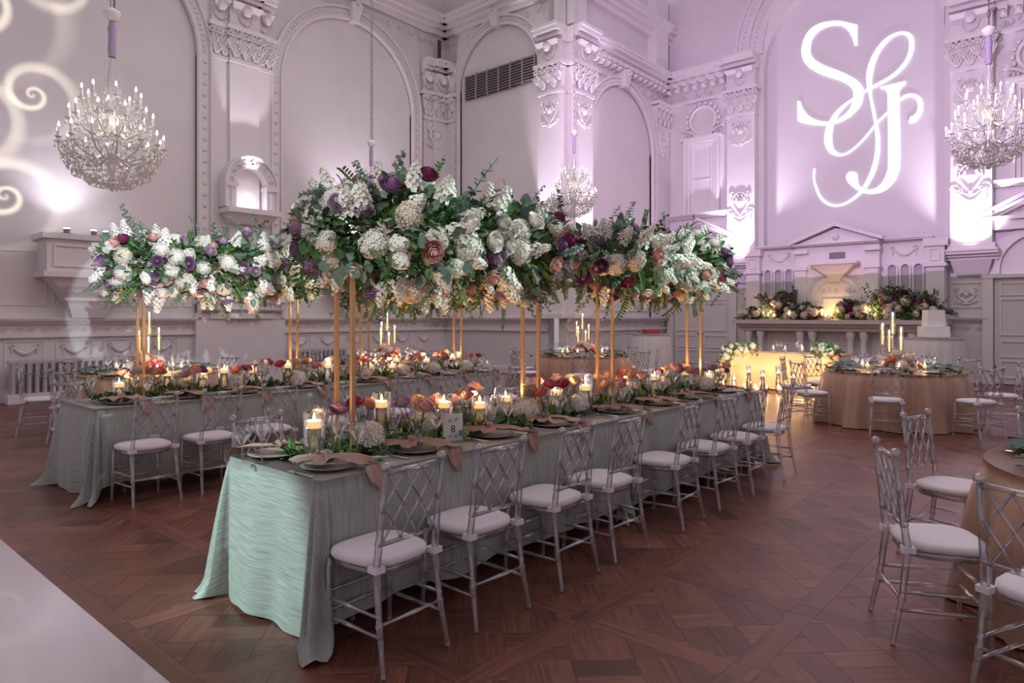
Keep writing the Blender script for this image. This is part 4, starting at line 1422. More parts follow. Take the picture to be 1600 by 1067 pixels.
tall_flowers(4.72, 7.0, 6.82, 1.98, 14, 'white flower arrangement over the far end of the left table, half hidden', .34, .25)
reach(fa, [((.05, 0, .42), (.35, -.1, 1), .46), ((.9, -.1, .38), (.5, -.2, .8), .36), ((-.75, -.1, .42), (-.5, -.1, .8), .3)], 1)
reach(fb, [((-1.05, -.1, .36), (.1, -.2, 1), .34), ((-.5, 0, .4), (.05, 0, 1), .3), ((1.1, -.1, .3), (1, -.3, .3), .4)], 2)
reach(fc, [((-.75, 0, .42), (-.7, -.1, .7), .42), ((.2, 0, .42), (.1, 0, 1), .42), ((.5, 0, .4), (.5, 0, .6), .3)], 3)
# ------------------------------------------------------------------ table ware
def wineglass_mesh(h=.245, r=.042):
    k = MB().lathe([(.034, 0), (.034, .003), (.006, .008), (.0045, .03), (.0045, h * .48), (.012, h * .52), (r * .9, h * .72), (r * 1.05, h * .76), (r * .98, h * .9), (r * .86, h)], 12, (0, 0, 0), False)
    return k.mesh('wine_glass', M_GLASS, True)
def tumbler_mesh():
    return MB().lathe([(.001, .004), (.03, .004), (.031, 0), (.036, .10), (.034, .10), (.029, .01)], 12, (0, 0, 0), False).mesh('tumbler', M_GLASS, True)
WG, WG2 = wineglass_mesh(), wineglass_mesh(.2, .048)
PLATE = MB().lathe([(.001, .008), (.09, .008), (.10, .012), (.14, .02), (.142, .018), (.10, .005), (.09, 0), (.001, 0)], 24, (0, 0, 0), False).mesh('plate', M_CHINA, True)
def knife_mesh():
    return MB().tube([(0, -.11, .004), (0, 0, .004), (0, .02, .004), (0, .11, .004)], [.005, .004, .007, .003], 4).mesh('knife', M_STEEL)
def fork_mesh():
    k = MB().tube([(0, -.1, .004), (0, .04, .006)], [.005, .003], 4)
    k.box(-.011, .011, .04, .06, .004, .007)
    for x in (-.009, -.003, .003, .009):
        k.tube([(x, .06, .0055), (x, .1, .008)], .0015, 4)
    return k.mesh('fork', M_STEEL)
def spoon_mesh():
    k = MB().tube([(0, -.1, .004), (0, .04, .006)], [.005, .003], 4)
    k.lathe([(.001, 0), (.012, .001), (.018, .005), (.019, .006), (.001, .003)], 10, (0, .06, .003))
    return k.mesh('spoon', M_STEEL)
KN, FK, SP = knife_mesh(), fork_mesh(), spoon_mesh()
def napkin_mesh(m, seed, tail=True, edge=.23):
    """knotted napkin: runs from a gathered knot to a tail that drops over the table edge (local -y is the edge side)"""
    rr = random.Random(seed)
    k = MB()
    def ribbon(path, ws, n=6):
        vs = []
        for i, p in enumerate(path):
            p = Vector(p)
            t_ = Vector(path[min(i + 1, len(path) - 1)]) - Vector(path[max(i - 1, 0)])
            s = t_.cross(Vector((0, 0, 1)))
            if s.length < 1e-4:
                s = Vector((1, 0, 0))
            s.normalize()
            if t_.z < -.7 * t_.length:
                s = Vector((1, 0, .15)).normalized()
            for j in range(n + 1):
                q = j / n * 2 - 1
                lift = .014 * math.cos(q * 5 + i * .8 + seed) + .008 * math.sin(q * 9 + i)
                vs.append(p + s * q * ws[i] + (Vector((0, 0, 1)) * abs(lift) if t_.z > -.7 * t_.length else Vector((0, -1, 0)) * abs(lift)))
        k.add(vs, [(i * (n + 1) + j, i * (n + 1) + j + 1, (i + 1) * (n + 1) + j + 1, (i + 1) * (n + 1) + j) for i in range(len(path) - 1) for j in range(n)])
    x = rr.uniform(-.02, .02)
    ribbon([(-.15, .05, .028), (-.11, .04, .034), (-.06, .02, .036), (0, 0, .042)], [.075, .065, .045, .022])
    e2 = [(0, 0, .042), (.06, -.05, .036), (.1, -.12, .03), (.12 + x, -.19, .02)]
    w2 = [.022, .05, .065, .07]
    if tail:
        e2 += [(.125 + x, -edge - .012, .012), (.13 + x, -edge - .03, -.05), (.14 + x, -edge - .032, -.11)]
        w2 += [.062, .05, .008]
    ribbon(e2, w2)
    ribbon([(0, -.03, .035), (.01, 0, .062), (0, .035, .035)], [.03, .034, .03])
    ribbon([(0, 0, .045), (-.05, -.05, .035), (-.1, -.08, .024)], [.02, .05, .06])
    return k.mesh('napkin', m, True)
NAPP = [napkin_mesh(M_PINK, i) for i in range(4)]
NAPS = [napkin_mesh(M_SAGE, i + 10, False) for i in range(3)]
CARD = MB().add([(-.05, -.03, 0), (.05, -.03, 0), (.05, .0, .045), (-.05, 0, .045), (-.05, .03, 0), (.05, .03, 0), (-.05, -.028, 0), (.05, -.028, 0)], [(0, 1, 2, 3), (3, 2, 5, 4)]).mesh('place_card', M_CARD)
FLAME = MB().lathe([(.001, 0), (.006, .008), (.0075, .016), (.005, .03), (.001, .046)], 8, (0, 0, 0), False).mesh('flame', M_FLAME, True)
FLCOL = (1, .55, .20)
def flame(par, z, e=1.1, s=1.0, x=0, y_=0, lamp=True):
    link('flame', FLAME, par, (x, y_, z), None, s)
    if lamp:
        l = bpy.data.lights.new('candle_light', 'POINT')
        l.energy = e; l.color = FLCOL; l.shadow_soft_size = .012
        o = link('candle_light', l, par, (x, y_, z + .03))
CYL = {}
def cyl_mesh(r, h):
    k = (r, h)
    if k not in CYL:
        CYL[k] = (MB().lathe([(.001, .006), (r - .003, .006), (r - .003, h), (r, h), (r, 0), (.001, 0)], 18, (0, 0, 0), False).mesh('cylinder', M_GLASS, True),
                  MB().lathe([(r - .005, .008), (r - .005, h * .72), (.001, h * .72)], 18, (0, 0, 0), False).mesh('water', clear('water', (.90, .93, .92), .03), True),
                  MB().lathe([(.001, -.004), (r * .6, -.008), (r * .86, .008), (r * .9, .028), (r * .7, .032), (.001, .03)], 16, (0, 0, 0), False).mesh('floating_candle', M_WAX, True))
    return CYL[k]
def cylinder_candle(x, y_, z, r, h, label, group, e=1.1, lamp=True):
    t_ = thing('candle_cylinder', label, 'candle', (x, y_, z), 0, group)
    a, b_, c = cyl_mesh(r, h)
    link('glass_cylinder', a, t_)
    link('water', b_, t_)
    w = link('floating_candle', c, t_, (0, 0, h * .72))
    flame(w, .03, e, .95, lamp=lamp)
VASE = MB().lathe([(.001, 0), (.025, 0), (.034, .02), (.036, .05), (.024, .09), (.018, .12), (.022, .14)], 12, (0, 0, 0), False).mesh('bud_vase', M_GLASS, True)
STEM = MB().tube([(0, 0, 0), (0, 0, 1)], [.02, .018], 4).mesh('stem', M_STEM)
def bud_vase(x, y_, z, cols, label, group, rr, hh=.235):
    t_ = thing('bud_vase', label, 'vase of roses', (x, y_, z), 0, group)
    link('vase', VASE, t_)
    for i, c in enumerate(cols):
        a = 2 * PI * i / len(cols) + rr.uniform(-.4, .4)
        d = Vector((math.cos(a) * .34, math.sin(a) * .34, 1)).normalized() if len(cols) > 1 else Vector((.08, 0, 1))
        L = hh * rr.uniform(.9, 1.2)
        s = link('stem', STEM, t_, (0, 0, .02), None, (.18, .18, L - .02))
        s.rotation_mode = 'QUATERNION'; s.rotation_quaternion = quat(d, 0)
        o = put('rose', ROSE[c], t_, Vector((0, 0, .02)) + d * (L - .01), d, rr.uniform(.046, .06), rr)
    for i in range(3):
        d = Vector((rr.uniform(-1, 1), rr.uniform(-1, 1), 1))
        put('leaf_sprig', rr.choice(RUS), t_, (0, 0, .1), d, .1, rr)
BOWL = MB().lathe([(.001, 0), (.03, 0), (.055, .025), (.06, .055), (.052, .075)], 14, (0, 0, 0), False).mesh('glass_bowl', M_GLASS, True)
def hydrangea_bowl(x, y_, z, label, group, rr):
    t_ = thing('hydrangea_bowl', label, 'flower bowl', (x, y_, z), 0, group)
    link('bowl', BOWL, t_)
    put('hydrangea', rr.choice(HYD), t_, (0, 0, .10), (rr.uniform(-.2, .2), rr.uniform(-.3, .1), 1), rr.uniform(.08, .098), rr)
    put('leaf_sprig', rr.choice(EUC), t_, (.03, 0, .07), (1, rr.uniform(-.4, .4), .2), .12, rr)
def sign(x, y_, z, txt, rz, label):
    t_ = thing('table_number', label, 'sign', (x, y_, z), rz)
    k = MB().box(-.065, .065, -.002, .002, 0, .17); k.build('card', M_CARD, t_)
    cu = bpy.data.curves.new('number_' + 'text', 'FONT')
    cu.body = txt; cu.size = .062; cu.align_x = 'CENTER'; cu.extrude = .0004
    cu.materials.append(M_INK)
    tmp = bpy.data.objects.new('tmp', cu)
    link('number', bpy.data.meshes.new_from_object(tmp), t_, (0, -.0032, .055), (PI / 2, 0, 0))
    bpy.data.objects.remove(tmp)
    sw = MB(lambda p: (p[0], p[1] - .0035, p[2]))
    for s in (-1, 1):
        sw.scroll(s * .02, .13, .014, 0, 1.2, s, 0, .0012, 10)
        sw.scroll(s * .018, .03, .012, 0, 1.2, -s, 0, .0012, 10)
    sw.build('flourish', M_INK, t_)
STANDX = {'front': (2.24, 3.86, 4.84, 6.47), 'left': (2.49, 4.08, 5.03, 6.60)}
STANDDY = {'front': -.025, 'left': -.01}
SHORT = {'front': 'front table', 'left': 'left table'}
def dress(nm, x0, x1, y0, y1, seatx, seed, signspec, lampn):
    rr = random.Random(seed)
    yc = (y0 + y1) / 2
    tb = SHORT[nm]
    z = ZT + .006
    # greenery runners
    for k, (a, b_) in enumerate(((x0 + .16, (x0 + x1) / 2), ((x0 + x1) / 2, x1 - .12))):
        pts = []
        for _ in range(620):
            x = rr.uniform(a, b_)
            w = .15 * (1 + .3 * math.sin(x * 7))
            pts.append(((x - a, rr.gauss(0, w * .6), rr.uniform(.0, .05)), (rr.uniform(-1, 1), rr.uniform(-1, 1), rr.uniform(.0, .6))))
        o = foliage('greenery_runner', M_LEAF, pts, None, (.05, .1), seed + k, .001)
        o.location = (a, yc, z)
        tag(o, f'low leafy greenery runner along the {("near", "far")[k]} half of the {tb}', 'greenery', 'greenery runners', 'stuff')
        for i in range(9):
            put('eucalyptus_branch', rr.choice(EUC), o, (rr.uniform(0, b_ - a), rr.uniform(-.1, .1), .03), (rr.uniform(-1, 1), rr.uniform(-.7, .7), .12), rr.uniform(.16, .26), rr)
    # hydrangea bowls, candles, bud vases
    n = 9
    occ = [(signspec[0], signspec[1], .08)]
    for q in STANDX[nm]:
        occ += [(q, yc + STANDDY[nm] - .075, .02), (q, yc + STANDDY[nm] + .075, .02), (q, yc + STANDDY[nm], .02)]
    for ys, sg in ((y0, 1), (y1, -1)):
        for sx in seatx:
            occ += [(sx + .14 * sg, ys + .33 * sg, .055), (sx + .225 * sg, ys + .28 * sg, .055)]
    def spot(i, n, off, yy, r=.06):
        bx, by_ = x0 + .3 + (x1 - x0 - .55) * (i + off) / n, yc + yy
        best = None
        for k in range(160):
            g = .0035 * k
            a = k * 2.4
            x, y_ = bx + g * math.cos(a), yc + max(-.2, min(.2, yy + g * .7 * math.sin(a)))
            m_ = min(math.hypot(x - o[0], y_ - o[1]) - o[2] - r for o in occ)
            if best is None or m_ > best[0]:
                best = (m_, x, y_)
            if m_ >= 0:
                break
        occ.append((best[1], best[2], r))
        return best[1], best[2]
    n = lampn
    for i in range(n):
        x, y_ = spot(i, n, .5 + rr.uniform(-.2, .2), (-.10, .16, -.02)[i % 3], .06) if i else spot(0, n, 0, -.12, .06)
        cylinder_candle(x, y_, z, .056, rr.choice((.2, .24, .27, .3)), f'floating candle in a clear glass cylinder, {ORD[i]} along the {tb}', 'floating candles on the ' + tb, 6.0)
    n = 9
    for i in range(n):
        x, y_ = spot(i, n, .35 + rr.uniform(-.1, .1), rr.choice((-.13, -.09, .12)), .085)
        hydrangea_bowl(x, y_, z, f'white hydrangea in a glass bowl, {ORD[i]} along the {tb}', 'hydrangeas on the ' + tb, rr)
    n = 19
    cols = [('mauve', 'lilac', 'blush'), ('blush', 'peach'), ('magenta', 'coral'), ('mauve', 'white'), ('peach', 'magenta'), ('white', 'lilac', 'blush'), ('coral', 'peach', 'blush')]
    for i in range(n):
        x, y_ = spot(i, n, .6 + rr.uniform(-.2, .2), (-.06, .2, -.2, .08)[i % 4], .045)
        bud_vase(x, y_, z, cols[(i + seed) % 7], f'bud vase of roses in pink and mauve, {ORD[i]} along the {tb}', 'bud vases on the ' + tb, rr)
    # settings
    for side, ys, sg in (('near', y0, 1), ('far', y1, -1)):
        for i, sx in enumerate(seatx):
            sx2 = sx + rr.uniform(-.02, .02)
            lab = f'{ORD[i]} place on {side} side of {tb}'
            rz = 0 if sg == 1 else PI
            def at(dx, dy): return (sx2 + dx * sg, ys + sg * dy, z)
            if nm == 'front' or side == 'near':
                tag(link('plate', PLATE, None, at(0, .21), (0, 0, rz)), f'white plate at the {lab}', 'plate', 'plates on the ' + tb)
                tag(link('napkin', NAPP[i % 4], None, Vector(at(-.02, .235)) + Vector((0, 0, .014)), (0, 0, rz)), f'knotted dusty pink napkin at the {lab}', 'napkin', 'pink napkins on the ' + tb)
            if nm == 'front' and side == 'near':
                tag(link('fork', FK, None, at(-.185, .17), (0, 0, rz + .05)), f'steel fork at the {lab}', 'fork', 'forks on the front long table')
                tag(link('knife', KN, None, at(.18, .17), (0, 0, rz)), f'steel knife at the {lab}', 'knife', 'knives on the front long table')
                tag(link('spoon', SP, None, at(.215, .165), (0, 0, rz)), f'steel spoon at the {lab}', 'spoon', 'spoons on the front long table')
                tag(link('place_card', CARD, None, Vector(at(.03, .30)) + Vector((0, 0, .03)), (0, 0, rz + .3)), f'white place card at the {lab}', 'place card', 'place cards on the front long table')
            tag(link('wine_glass', WG, None, at(.14, .33), None), f'tall wine glass at the {lab}', 'wine glass', 'wine glasses on the ' + tb)
            tag(link('water_goblet', WG2, None, at(.225, .28), None), f'short water goblet at the {lab}', 'water goblet', 'water goblets on the ' + tb)
    sign(*signspec)
dress('front', 1.80, 7.05, 2.79, 3.70, FX, 31, (2.93, 3.07, ZT + .006, '8', -.35, 'white table number 8 card standing on the front long table'), 13)
dress('left', 1.97, 7.12, 6.38, 7.28, LX, 47, (3.36, 6.72, ZT + .006, '10', -.35, 'white table number 10 card standing on the left long table'), 14)
# ------------------------------------------------------------------ round table centrepieces
def candelabra(x, y_, z, label, seed):
    rr = random.Random(seed)
    t_ = thing('candelabra', label, 'candelabra', (x, y_, z))
    MB().lathe([(.001, 0), (.11, 0), (.11, .012), (.02, .03), (.012, .06), (.01, .32)], 14, (0, 0, 0), False).build('base', M_CRYS, t_, True)
    hs = [.72, .56, .46, .38, .50]
    for i, h in enumerate(hs):
        a = 2 * PI * i / 5 + .5
        r = 0 if i == 0 else .13
        px, py = r * math.cos(a), r * math.sin(a)
        MB().tube([(0, 0, .1), (px * .6, py * .6, .14), (px, py, .22), (px, py, h - .2)], .007, 5).build('arm', M_CRYS, t_, True)
        c = MB().lathe([(.012, 0), (.035, .012), (.03, .02), (.012, .02)], 10, (px, py, h - .21)).build('cup', M_CRYS, t_, True)
        tp = MB().tube([(px, py, h - .19), (px, py, h + .06)], [.0125, .0105], 8).build('taper_candle', M_WAX, t_, True)
        flame(tp, h + .06, 2.2, 1.3, px, py, lamp=i in (0, 1, 3))
        MB().lathe([(.034, h - .2), (.034, h + .14)], 14, (px, py, 0), False).build('glass_shade', M_GLASS, t_, True)
def mound(name, x, y_, z, label, seed, cols, r=.2, h=.17, hyd=4, group=None):
    rr = random.Random(seed)
    t_ = thing(name, label, 'flower arrangement', (x, y_, z), 0, group)
    pts = []
    for _ in range(160):
        a, q = rr.uniform(0, 6.28), rr.uniform(.2, 6.0)
        pts.append(((math.cos(a) * r * q, math.sin(a) * r * q, max(.01, h * .8 * (1 - q * q) * rr.uniform(.6, 1))), (math.cos(a), math.sin(a), .4)))
    foliage('foliage', M_LEAF, pts, t_, (.05, .09), seed, .001)['kind'] = 'stuff'
    n = 26
    for i in range(n):
        q = math.sqrt((i + .5) / n); a = i * 2.4
        d = Vector((math.cos(a) * q, math.sin(a) * q, 1.15 - q * .8))
        p = Vector((math.cos(a) * r * q, math.sin(a) * r * q, .02 + h * (1.05 - q * q * .8)))
        if i % 6 == 1 and hyd:
            put('hydrangea', HYDC[0], t_, p, d, r * .36, rr)
        else:
            put('rose', ROSE[rr.choice(cols)], t_, p, d, rr.uniform(.19, .25) * r, rr)
PK = ['blush', 'coral', 'peach', 'blush', 'magenta', 'peach']
for ti, (cx, cy, wh, sp) in enumerate(RT):
    z = ZT + .004
    if ti != 2:
        candelabra(cx, cy, z, f'crystal candelabra with five tall tapers on the {wh}', ti)
        mound('flower_centrepiece', cx - .10, cy - .12, z, f'low mound of pink and cream roses on the {wh}', 60 + ti, PK, .24, .2)
    for i in range(6):
        a = i * PI / 3 + .4
        if ti == 2:
            continue
        cylinder_candle(cx + .42 * math.cos(a), cy + .42 * math.sin(a), z, .03, .075, f'small votive candle, {ORD[i]} round the centre of the {wh}', 'votives on the ' + wh, 1.6, i % 2 == 0)
    seats = sorted(sp, key=lambda q: .75 * math.cos(math.radians(q[0])) + .661 * math.sin(math.radians(q[0])))
    for i, (a, rad, tw) in enumerate(seats):
        q = math.radians(a)
        d = (math.cos(q), math.sin(q))
        rz = q + PI / 2 + PI
        lab = f'{ORD[i]} place from camera on {wh}'
        def at2(rr_, sd): return (cx + d[0] * rr_ - d[1] * sd, cy + d[1] * rr_ + d[0] * sd, z)
        tag(link('plate', PLATE, None, at2(.70, 0), (0, 0, rz)), f'white plate at the {lab}', 'plate', 'plates on the ' + wh)
        tag(link('napkin', NAPS[i % 3], None, Vector(at2(.70, 0)) + Vector((0, 0, .016)), (0, 0, q + 2.4), 1.25), f'dark sage napkin at the {lab}', 'napkin', 'sage napkins on the ' + wh)
        tag(link('wine_glass', WG, None, at2(.50, .12), None), f'wine glass at the {lab}', 'wine glass', 'wine glasses on the ' + wh)
        tag(link('water_goblet', WG2, None, at2(.50, -.1), None), f'water goblet at the {lab}', 'water goblet', 'water goblets on the ' + wh)
        if ti == 2:
            tag(link('knife', KN, None, at2(.70, .19), (0, 0, rz)), f'steel knife at the {lab}', 'knife', 'knives on the right edge table')
            tag(link('fork', FK, None, at2(.70, -.19), (0, 0, rz)), f'steel fork at the {lab}', 'fork', 'forks on the right edge table')
# ------------------------------------------------------------------ cocktail tables, cake, gift box
def cocktail(x, y_, r, label):
    e = thing('cocktail_table', f'pedestal table hidden under the white cloth {label}', 'table', (x, y_, 0))
    MB().lathe([(r - .02, 1.06), (r - .02, 1.085)], 28).build('tabletop', mat('plywood', (.45, .33, .2), .6), e)
    MB().tube([(0, 0, .02), (0, 0, 1.06)], .035, 8).build('post', M_FIX, e)
    MB().lathe([(.26, 0), (.26, .02), (.04, .03)], 16).build('foot', M_FIX, e)
    tag(round_cloth(x, y_, r, 1.1, M_WHITEDRAPE, 'tablecloth', 17, .02, .09, int(x * 7)), f'white floor-length cloth on the tall table {label}', 'tablecloth', 'white cocktail cloths')
cocktail(15.4, 8.85, .46, 'beneath the red box')
cocktail(16.55, 2.83, .53, 'beneath the white cake')
e = thing('gift_box', 'flat red box on a black tray on the tall white table', 'box', (15.4, 8.85, 1.104), -.6)
MB().box(-.25, .25, -.17, .17, 0, .02).build('tray', M_FIX, e)
MB().box(-.18, .18, -.13, .13, .02, .085).build('box_body', M_RED, e)
MB().box(-.187, .187, -.137, .137, .085, .115).build('lid', M_RED, e)
e = thing('wedding_cake', 'white tiered square wedding cake on the tall white table', 'cake', (16.55, 2.83, 1.104), .5)
MB().lathe([(.3, 0), (.3, .015)], 24).build('cake_board', M_CHINA, e)
for w, z0, z1 in ((.235, .015, .24), (.17, .24, .40), (.165, .40, .58)):
    k = MB().taper(-w, w, -w, w, z0, -w + .006, w - .006, -w + .006, w - .006, z1 - .008)
    k.box(-w + .006, w - .006, -w + .006, w - .006, z1 - .008, z1)
    k.build('tier', M_ICING, e)
rr = random.Random(3)
for i in range(10):
    put('sugar_flower', ROSE['white'], e, (-.19 + .035 * i, -.17 - .02 * (i % 2), .27 + .025 * i), (-.5, -1, .3), .03, rr)
# ------------------------------------------------------------------ head table with candlelit skirt
rect_table(14.42, 15.2, 4.08, 6.30, ZT, 'folding table hidden under the cream cloth of the head table')
tag(rect_cloth(14.42, 15.2, 4.08, 6.30, ZT, M_CREAMDRAPE, 'tablecloth', (1, 1), .755, .755, 77, .03, .05, .014), 'cream cloth of the head table glowing in candlelight before the altar', 'tablecloth')
rr = random.Random(5)
spots = [(14.0, 6.05, .05, .30), (13.98, 5.72, .055, .52), (13.95, 5.42, .055, .44), (14.0, 5.12, .055, .54), (13.95, 4.80, .055, .44), (14.0, 4.42, .05, .3)]
for i, (x, y_, r, h) in enumerate(spots):
    cylinder_candle(x, y_, .004, r, h, f'tall glass candle cylinder on the floor, {ORD[i]} from left before the head table', 'tall floor candles', 7)
for i in range(16):
    x, y_ = 13.62 + .16 * (i % 3) + rr.uniform(-.03, .03), 6.35 - i * .155
    cylinder_candle(x, y_, .004, .038, rr.choice((.09, .12, .15)), f'small glass votive on the floor, {ORD[i]} from left before the head table', 'floor votives', 4.5)
def garland(name, label, pathpts, r, seed, white=True):
    rr = random.Random(seed)
    t_ = thing(name, label, 'flower garland', pathpts[0])
    o = Vector(pathpts[0])
    P = [Vector(p) - o for p in pathpts]
    pts = []
    def samp():
        q = rr.uniform(0, len(P) - 1.001); j = int(q)
        a, z = rr.uniform(0, 6.28), rr.uniform(-1, 1)
        d = Vector((math.cos(a) * math.sqrt(1 - z * z), math.sin(a) * math.sqrt(1 - z * z), z))
        return P[j].lerp(P[j + 1], q - j) + d * r * rr.uniform(.4, 1), d
    foliage('foliage', M_LEAF, [samp() for _ in range(380)], t_, (.05, .1), seed)['kind'] = 'stuff'
    for _ in range(int(7 * len(P))):
        p, d = samp(); put('hydrangea', rr.choice(HYD), t_, p, d, rr.uniform(.05, .08), rr)
    for _ in range(int(6 * len(P))):
        p, d = samp(); put('rose', ROSE[rr.choice(['white', 'lilac', 'blush', 'white'])], t_, p, d, rr.uniform(.04, .05), rr)
    for _ in range(int(5 * len(P))):
        p, d = samp(); put('leaf_sprig', rr.choice(RUS + FERN), t_, p, d, rr.uniform(.14, .24), rr)
garland('flower_garland', 'white flower garland cascading over the left corner of the head table', [(14.45, 5.75, .86), (14.36, 6.05, .9), (14.3, 6.33, .82), (14.22, 6.42, .55), (14.18, 6.45, .28), (14.15, 6.46, .1)], .12, 81)
garland('flower_garland', 'white and blush flowers on the right end of the head table', [(14.48, 4.55, .86), (14.46, 4.35, .88), (14.42, 4.14, .84)], .12, 82)
for i, (y_) in enumerate((5.45, 5.2, 4.85)):
    cylinder_candle(14.62, y_, ZT + .006, .035, .12, f'floating candle on the head table top, {ORD[i]} from left', 'head table candles', 2)
for i, y_ in enumerate((5.4, 5.32, 4.98, 4.9)):
    tag(link('wine_glass', WG, None, (14.72, y_, ZT + .006)), f'wine glass on the head table, {ORD[i]} from left', 'wine glass', 'head table glasses')
# ------------------------------------------------------------------ flowers and candles on the altar shelf
def altar_flowers(y_, h, w, seed, label, x=18.25):
    rr = random.Random(seed)
    t_ = thing('altar_flowers', label, 'flower arrangement', (x, y_, 1.462), 0, 'dusky flowers on the altar')
    pts = []
    for _ in range(420):
        a, q = rr.uniform(0, 6.28), rr.uniform(0, 1)
        zz = rr.uniform(.02, h * .8) * (1 - .3 * q)
        pts.append(((math.cos(a) * w * .45 * q, math.sin(a) * w * q * (1 - .5 * zz / h), zz), (math.cos(a) * .5, math.sin(a), .6)))
    foliage('foliage', M_LEAF, pts, t_, (.08, .15), seed, .001)['kind'] = 'stuff'
    for _ in range(16):
        a = rr.uniform(0, PI)
        put('dark_branch', rr.choice(DUSK + EUC[:2]), t_, (0, math.cos(a) * w * .35, h * .25), (rr.uniform(-.6, .1), math.cos(a) * 1.1, abs(math.sin(a)) + .15), rr.uniform(.45, .75) * max(h, w), rr)
    for _ in range(22):
        a, q = rr.uniform(0, 6.28), rr.uniform(.1, .8)
        p = Vector((-abs(math.cos(a)) * w * .42, math.sin(a) * w * q, rr.uniform(.08, h * .65)))
        put('rose', ROSE[rr.choice(['lilac', 'blush', 'mauve', 'plum', 'white'])], t_, p, (-1, math.sin(a) * .6, .5), rr.uniform(.055, .085), rr)
    for _ in range(5):
        p = Vector((-w * .35, rr.uniform(-.7, .7) * w, rr.uniform(.1, h * .5)))
        put('hydrangea', HYDC[0], t_, p, (-1, 0, .3), rr.uniform(.08, .11), rr)
altar_flowers(7.35, .38, .36, 91, 'low dusky bouquet trailing off the left end of the altar shelf', 18.1)
altar_flowers(6.55, .95, .42, 92, 'tall dusky bouquet left of the altar tabernacle')
altar_flowers(5.95, .50, .48, 93, 'wide low dusky bouquet left of the altar centre', 18.15)
altar_flowers(4.85, .62, .46, 94, 'mid height dusky bouquet right of the altar centre')
altar_flowers(3.95, 1.05, .52, 95, 'tall dark bouquet near the right end of the altar shelf')
altar_flowers(3.30, .80, .42, 96, 'leafy bouquet spilling off the right end of the altar shelf', 18.1)
ac = [(6.98, .22), (6.88, .13), (6.78, .26), (6.72, .12), (6.3, .16), (5.52, .16), (5.42, .12), (5.35, .2), (5.28, .13), (4.45, .2), (4.4, .3), (4.3, .14)]
for i, (y_, h) in enumerate(ac):
    cylinder_candle(18.02 + .08 * (i % 2), y_, 1.462, .04, h, f'glass candle on the altar shelf, {ORD[i]} from left', 'altar shelf candles', 4.5)
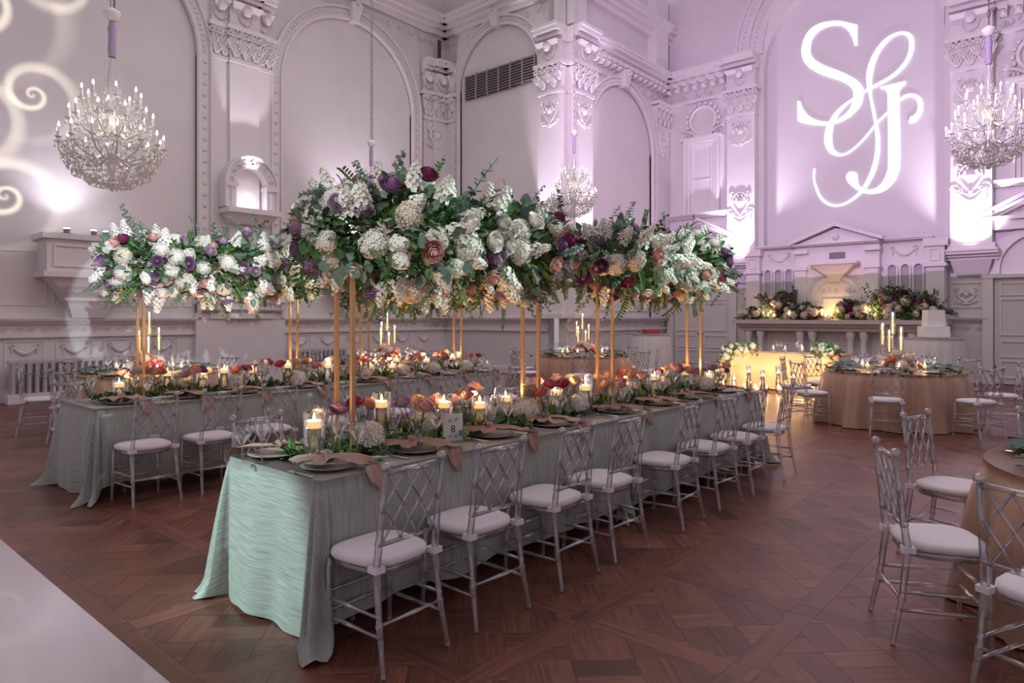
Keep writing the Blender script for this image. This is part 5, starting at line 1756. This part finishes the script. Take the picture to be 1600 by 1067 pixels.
# ------------------------------------------------------------------ chandeliers
def chandelier(x, y_, zb, w, label, seed, lit=6):
    rr = random.Random(seed)
    H = w * 1.25
    t_ = thing('chandelier', label, 'chandelier', (x, y_, zb), 0, 'crystal chandeliers')
    # chain and canopy
    n = int((11.0 - zb - H * 1.3) / .13)
    k = MB()
    for i in range(n):
        z = H * 1.3 + i * .11
        a = (PI / 2) * (i % 2)
        k.tube([(.02 * math.cos(q) * math.cos(a), .02 * math.cos(q) * math.sin(a), z + .055 + .065 * math.sin(q)) for q in [2 * PI * j / 8 for j in range(9)]], .006, 4, False)
    k.tube([(.03, 0, H * 1.3), (.03, 0, 11.0 - zb)], .006, 4)
    k.build('chain', M_CHAIN, t_)
    MB().lathe([(.01, H * 1.20), (.05 * w, H * 1.21), (.085 * w, H * 1.26), (.08 * w, H * 1.27), (.02, H * 1.3)], 14, (0, 0, 0), False).build('ceiling_cup', M_SLEEVE, t_, True)
    MB().lathe([(.035 * w, H * .95), (.042 * w, H * 1.0), (.036 * w, H * 1.08), (.042 * w, H * 1.15), (.03 * w, H * 1.2)], 10, (0, 0, 0), False).build('stem_cover', M_LILAC, t_, True)
    MB().lathe([(.01, 0), (.03 * w, .05 * w), (.02 * w, .12 * w), (.06 * w, .3 * w), (.025 * w, .4 * w), (.07 * w, .52 * w), (.025 * w, .62 * w), (.06 * w, .75 * w), (.02 * w, .85 * w), (.05 * w, .95 * w), (.02 * w, H * .95)], 12, (0, 0, 0), False).build('crystal_stem', M_CRYS, t_, True)
    cr = MB()
    def drop(p, s):
        a = rr.uniform(0, 3)
        cx, cy, cz = p
        c, d = math.cos(a) * s * .5, math.sin(a) * s * .5
        cr.add([(cx, cy, cz + s * .8), (cx + c, cy + d, cz), (cx - d, cy + c, cz), (cx - c, cy - d, cz), (cx + d, cy - c, cz), (cx, cy, cz - s * 1.1)],
               [(0, 1, 2), (0, 2, 3), (0, 3, 4), (0, 4, 1), (5, 2, 1), (5, 3, 2), (5, 4, 3), (5, 1, 4)])
    tiers = [(.48 * w, .40 * w, 14), (.38 * w, .60 * w, 10), (.27 * w, .78 * w, 8), (.16 * w, .90 * w, 6)]
    slv = MB().tube([(0, 0, 0), (0, 0, .085 * w)], .013 * w, 8).mesh('sleeve', M_SLEEVE)
    blb = MB().lathe([(.001, 0), (.011 * w, .012 * w), (.009 * w, .026 * w), (.001, .046 * w)], 8, (0, 0, 0), False).mesh('bulb', M_BULB, True)
    for ti, (r, z, n) in enumerate(tiers[:3]):
        arm = MB().tube([(.03 * w, 0, z - .06 * w), (r * .4, 0, z - .14 * w), (r * .8, 0, z - .09 * w), (r, 0, z - .02 * w), (r, 0, z)], [.011 * w, .01 * w, .009 * w, .008 * w, .008 * w], 6)
        arm.lathe([(.008 * w, 0), (.032 * w, .008 * w), (.036 * w, .018 * w), (.012 * w, .014 * w)], 10, (r, 0, z - .005))
        am = arm.mesh('arm', M_CRYS, True)
        for i in range(n):
            a = 2 * PI * i / n + ti * .3
            o = link('arm', am, t_, (0, 0, 0), (0, 0, a))
            link('candle_sleeve', slv, o, (r, 0, z + .008 * w))
            link('bulb', blb, o, (r, 0, z + .092 * w))
            for j in range(5):
                q = 2 * PI * j / 5
                drop((math.cos(a) * r + .034 * w * math.cos(q), math.sin(a) * r + .034 * w * math.sin(q), z - .035 * w), .017 * w)
        # swags of beads between arms
        for i in range(n):
            a0, a1 = 2 * PI * i / n + ti * .3, 2 * PI * (i + 1) / n + ti * .3
            for j in range(1, 8):
                q = j / 8; a = a0 + (a1 - a0) * q
                drop((math.cos(a) * r * .97, math.sin(a) * r * .97, z - .02 * w - .07 * w * math.sin(PI * q)), .011 * w)
            for (rr1, zz1) in ([(tiers[ti + 1][0] * .8, tiers[ti + 1][1])]):
                for j in range(1, 9):
                    q = j / 9
                    drop((math.cos(a0) * (rr1 + (r - rr1) * q), math.sin(a0) * (rr1 + (r - rr1) * q), zz1 + (z - zz1) * q - .1 * w * math.sin(PI * q)), .011 * w)
    for i in range(12):
        a = 2 * PI * i / 12
        for j in range(10):
            drop((.10 * w * math.cos(a), .10 * w * math.sin(a), 1.17 * w - .02 * w * j), .009 * w)
    for i in range(1300):          # basket of hanging drops
        q = math.sqrt(rr.random())
        a = rr.uniform(0, 6.28)
        th = q * PI / 2
        f = rr.uniform(.82, 1)
        drop((.47 * w * math.sin(th) * f * math.cos(a), .47 * w * math.sin(th) * f * math.sin(a), .36 * w - .34 * w * math.cos(th) * f), rr.uniform(.014, .026) * w)
    for i in range(420):
        a = rr.uniform(0, 6.28); q = rr.random()
        r = .42 * w * (1 - q) * rr.uniform(.5, 1) + .05 * w
        drop((r * math.cos(a), r * math.sin(a), .36 * w + q * .6 * w), rr.uniform(.01, .018) * w)
    o = cr.build('crystal_drops', M_CRYS, t_); o['kind'] = 'stuff'
    k = MB()
    for r, z in ((.47 * w, .36 * w), (.36 * w, .13 * w), (.2 * w, .05 * w)):
        k = MB().tube([(r * math.cos(2 * PI * i / 28), r * math.sin(2 * PI * i / 28), z) for i in range(29)], .004 * w, 4, False)
        k.build('hoop', M_CRYS, t_)
    t_.scale = (1, 1, 1.18)
    l = bpy.data.lights.new('chandelier_light', 'POINT')
    l.energy = lit; l.color = (1, .85, .68); l.shadow_soft_size = .35 * w
    link('chandelier_light', l, t_, (0, 0, .62 * w))
chandelier(3.05, 9.25, 3.08, 1.18, 'large crystal chandelier with lilac wrapped stem at the upper left', 1, 14)
chandelier(11.34, 8.30, 3.55, .95, 'small crystal chandelier hanging before the corner pier', 2, 8)
chandelier(13.25, 1.50, 3.90, 1.20, 'crystal chandelier hanging right of the monogram', 3, 14)
chandelier(7.9, 10.5, 3.05, .95, 'crystal chandelier mostly hidden behind the front flower arrangement', 4, 8)
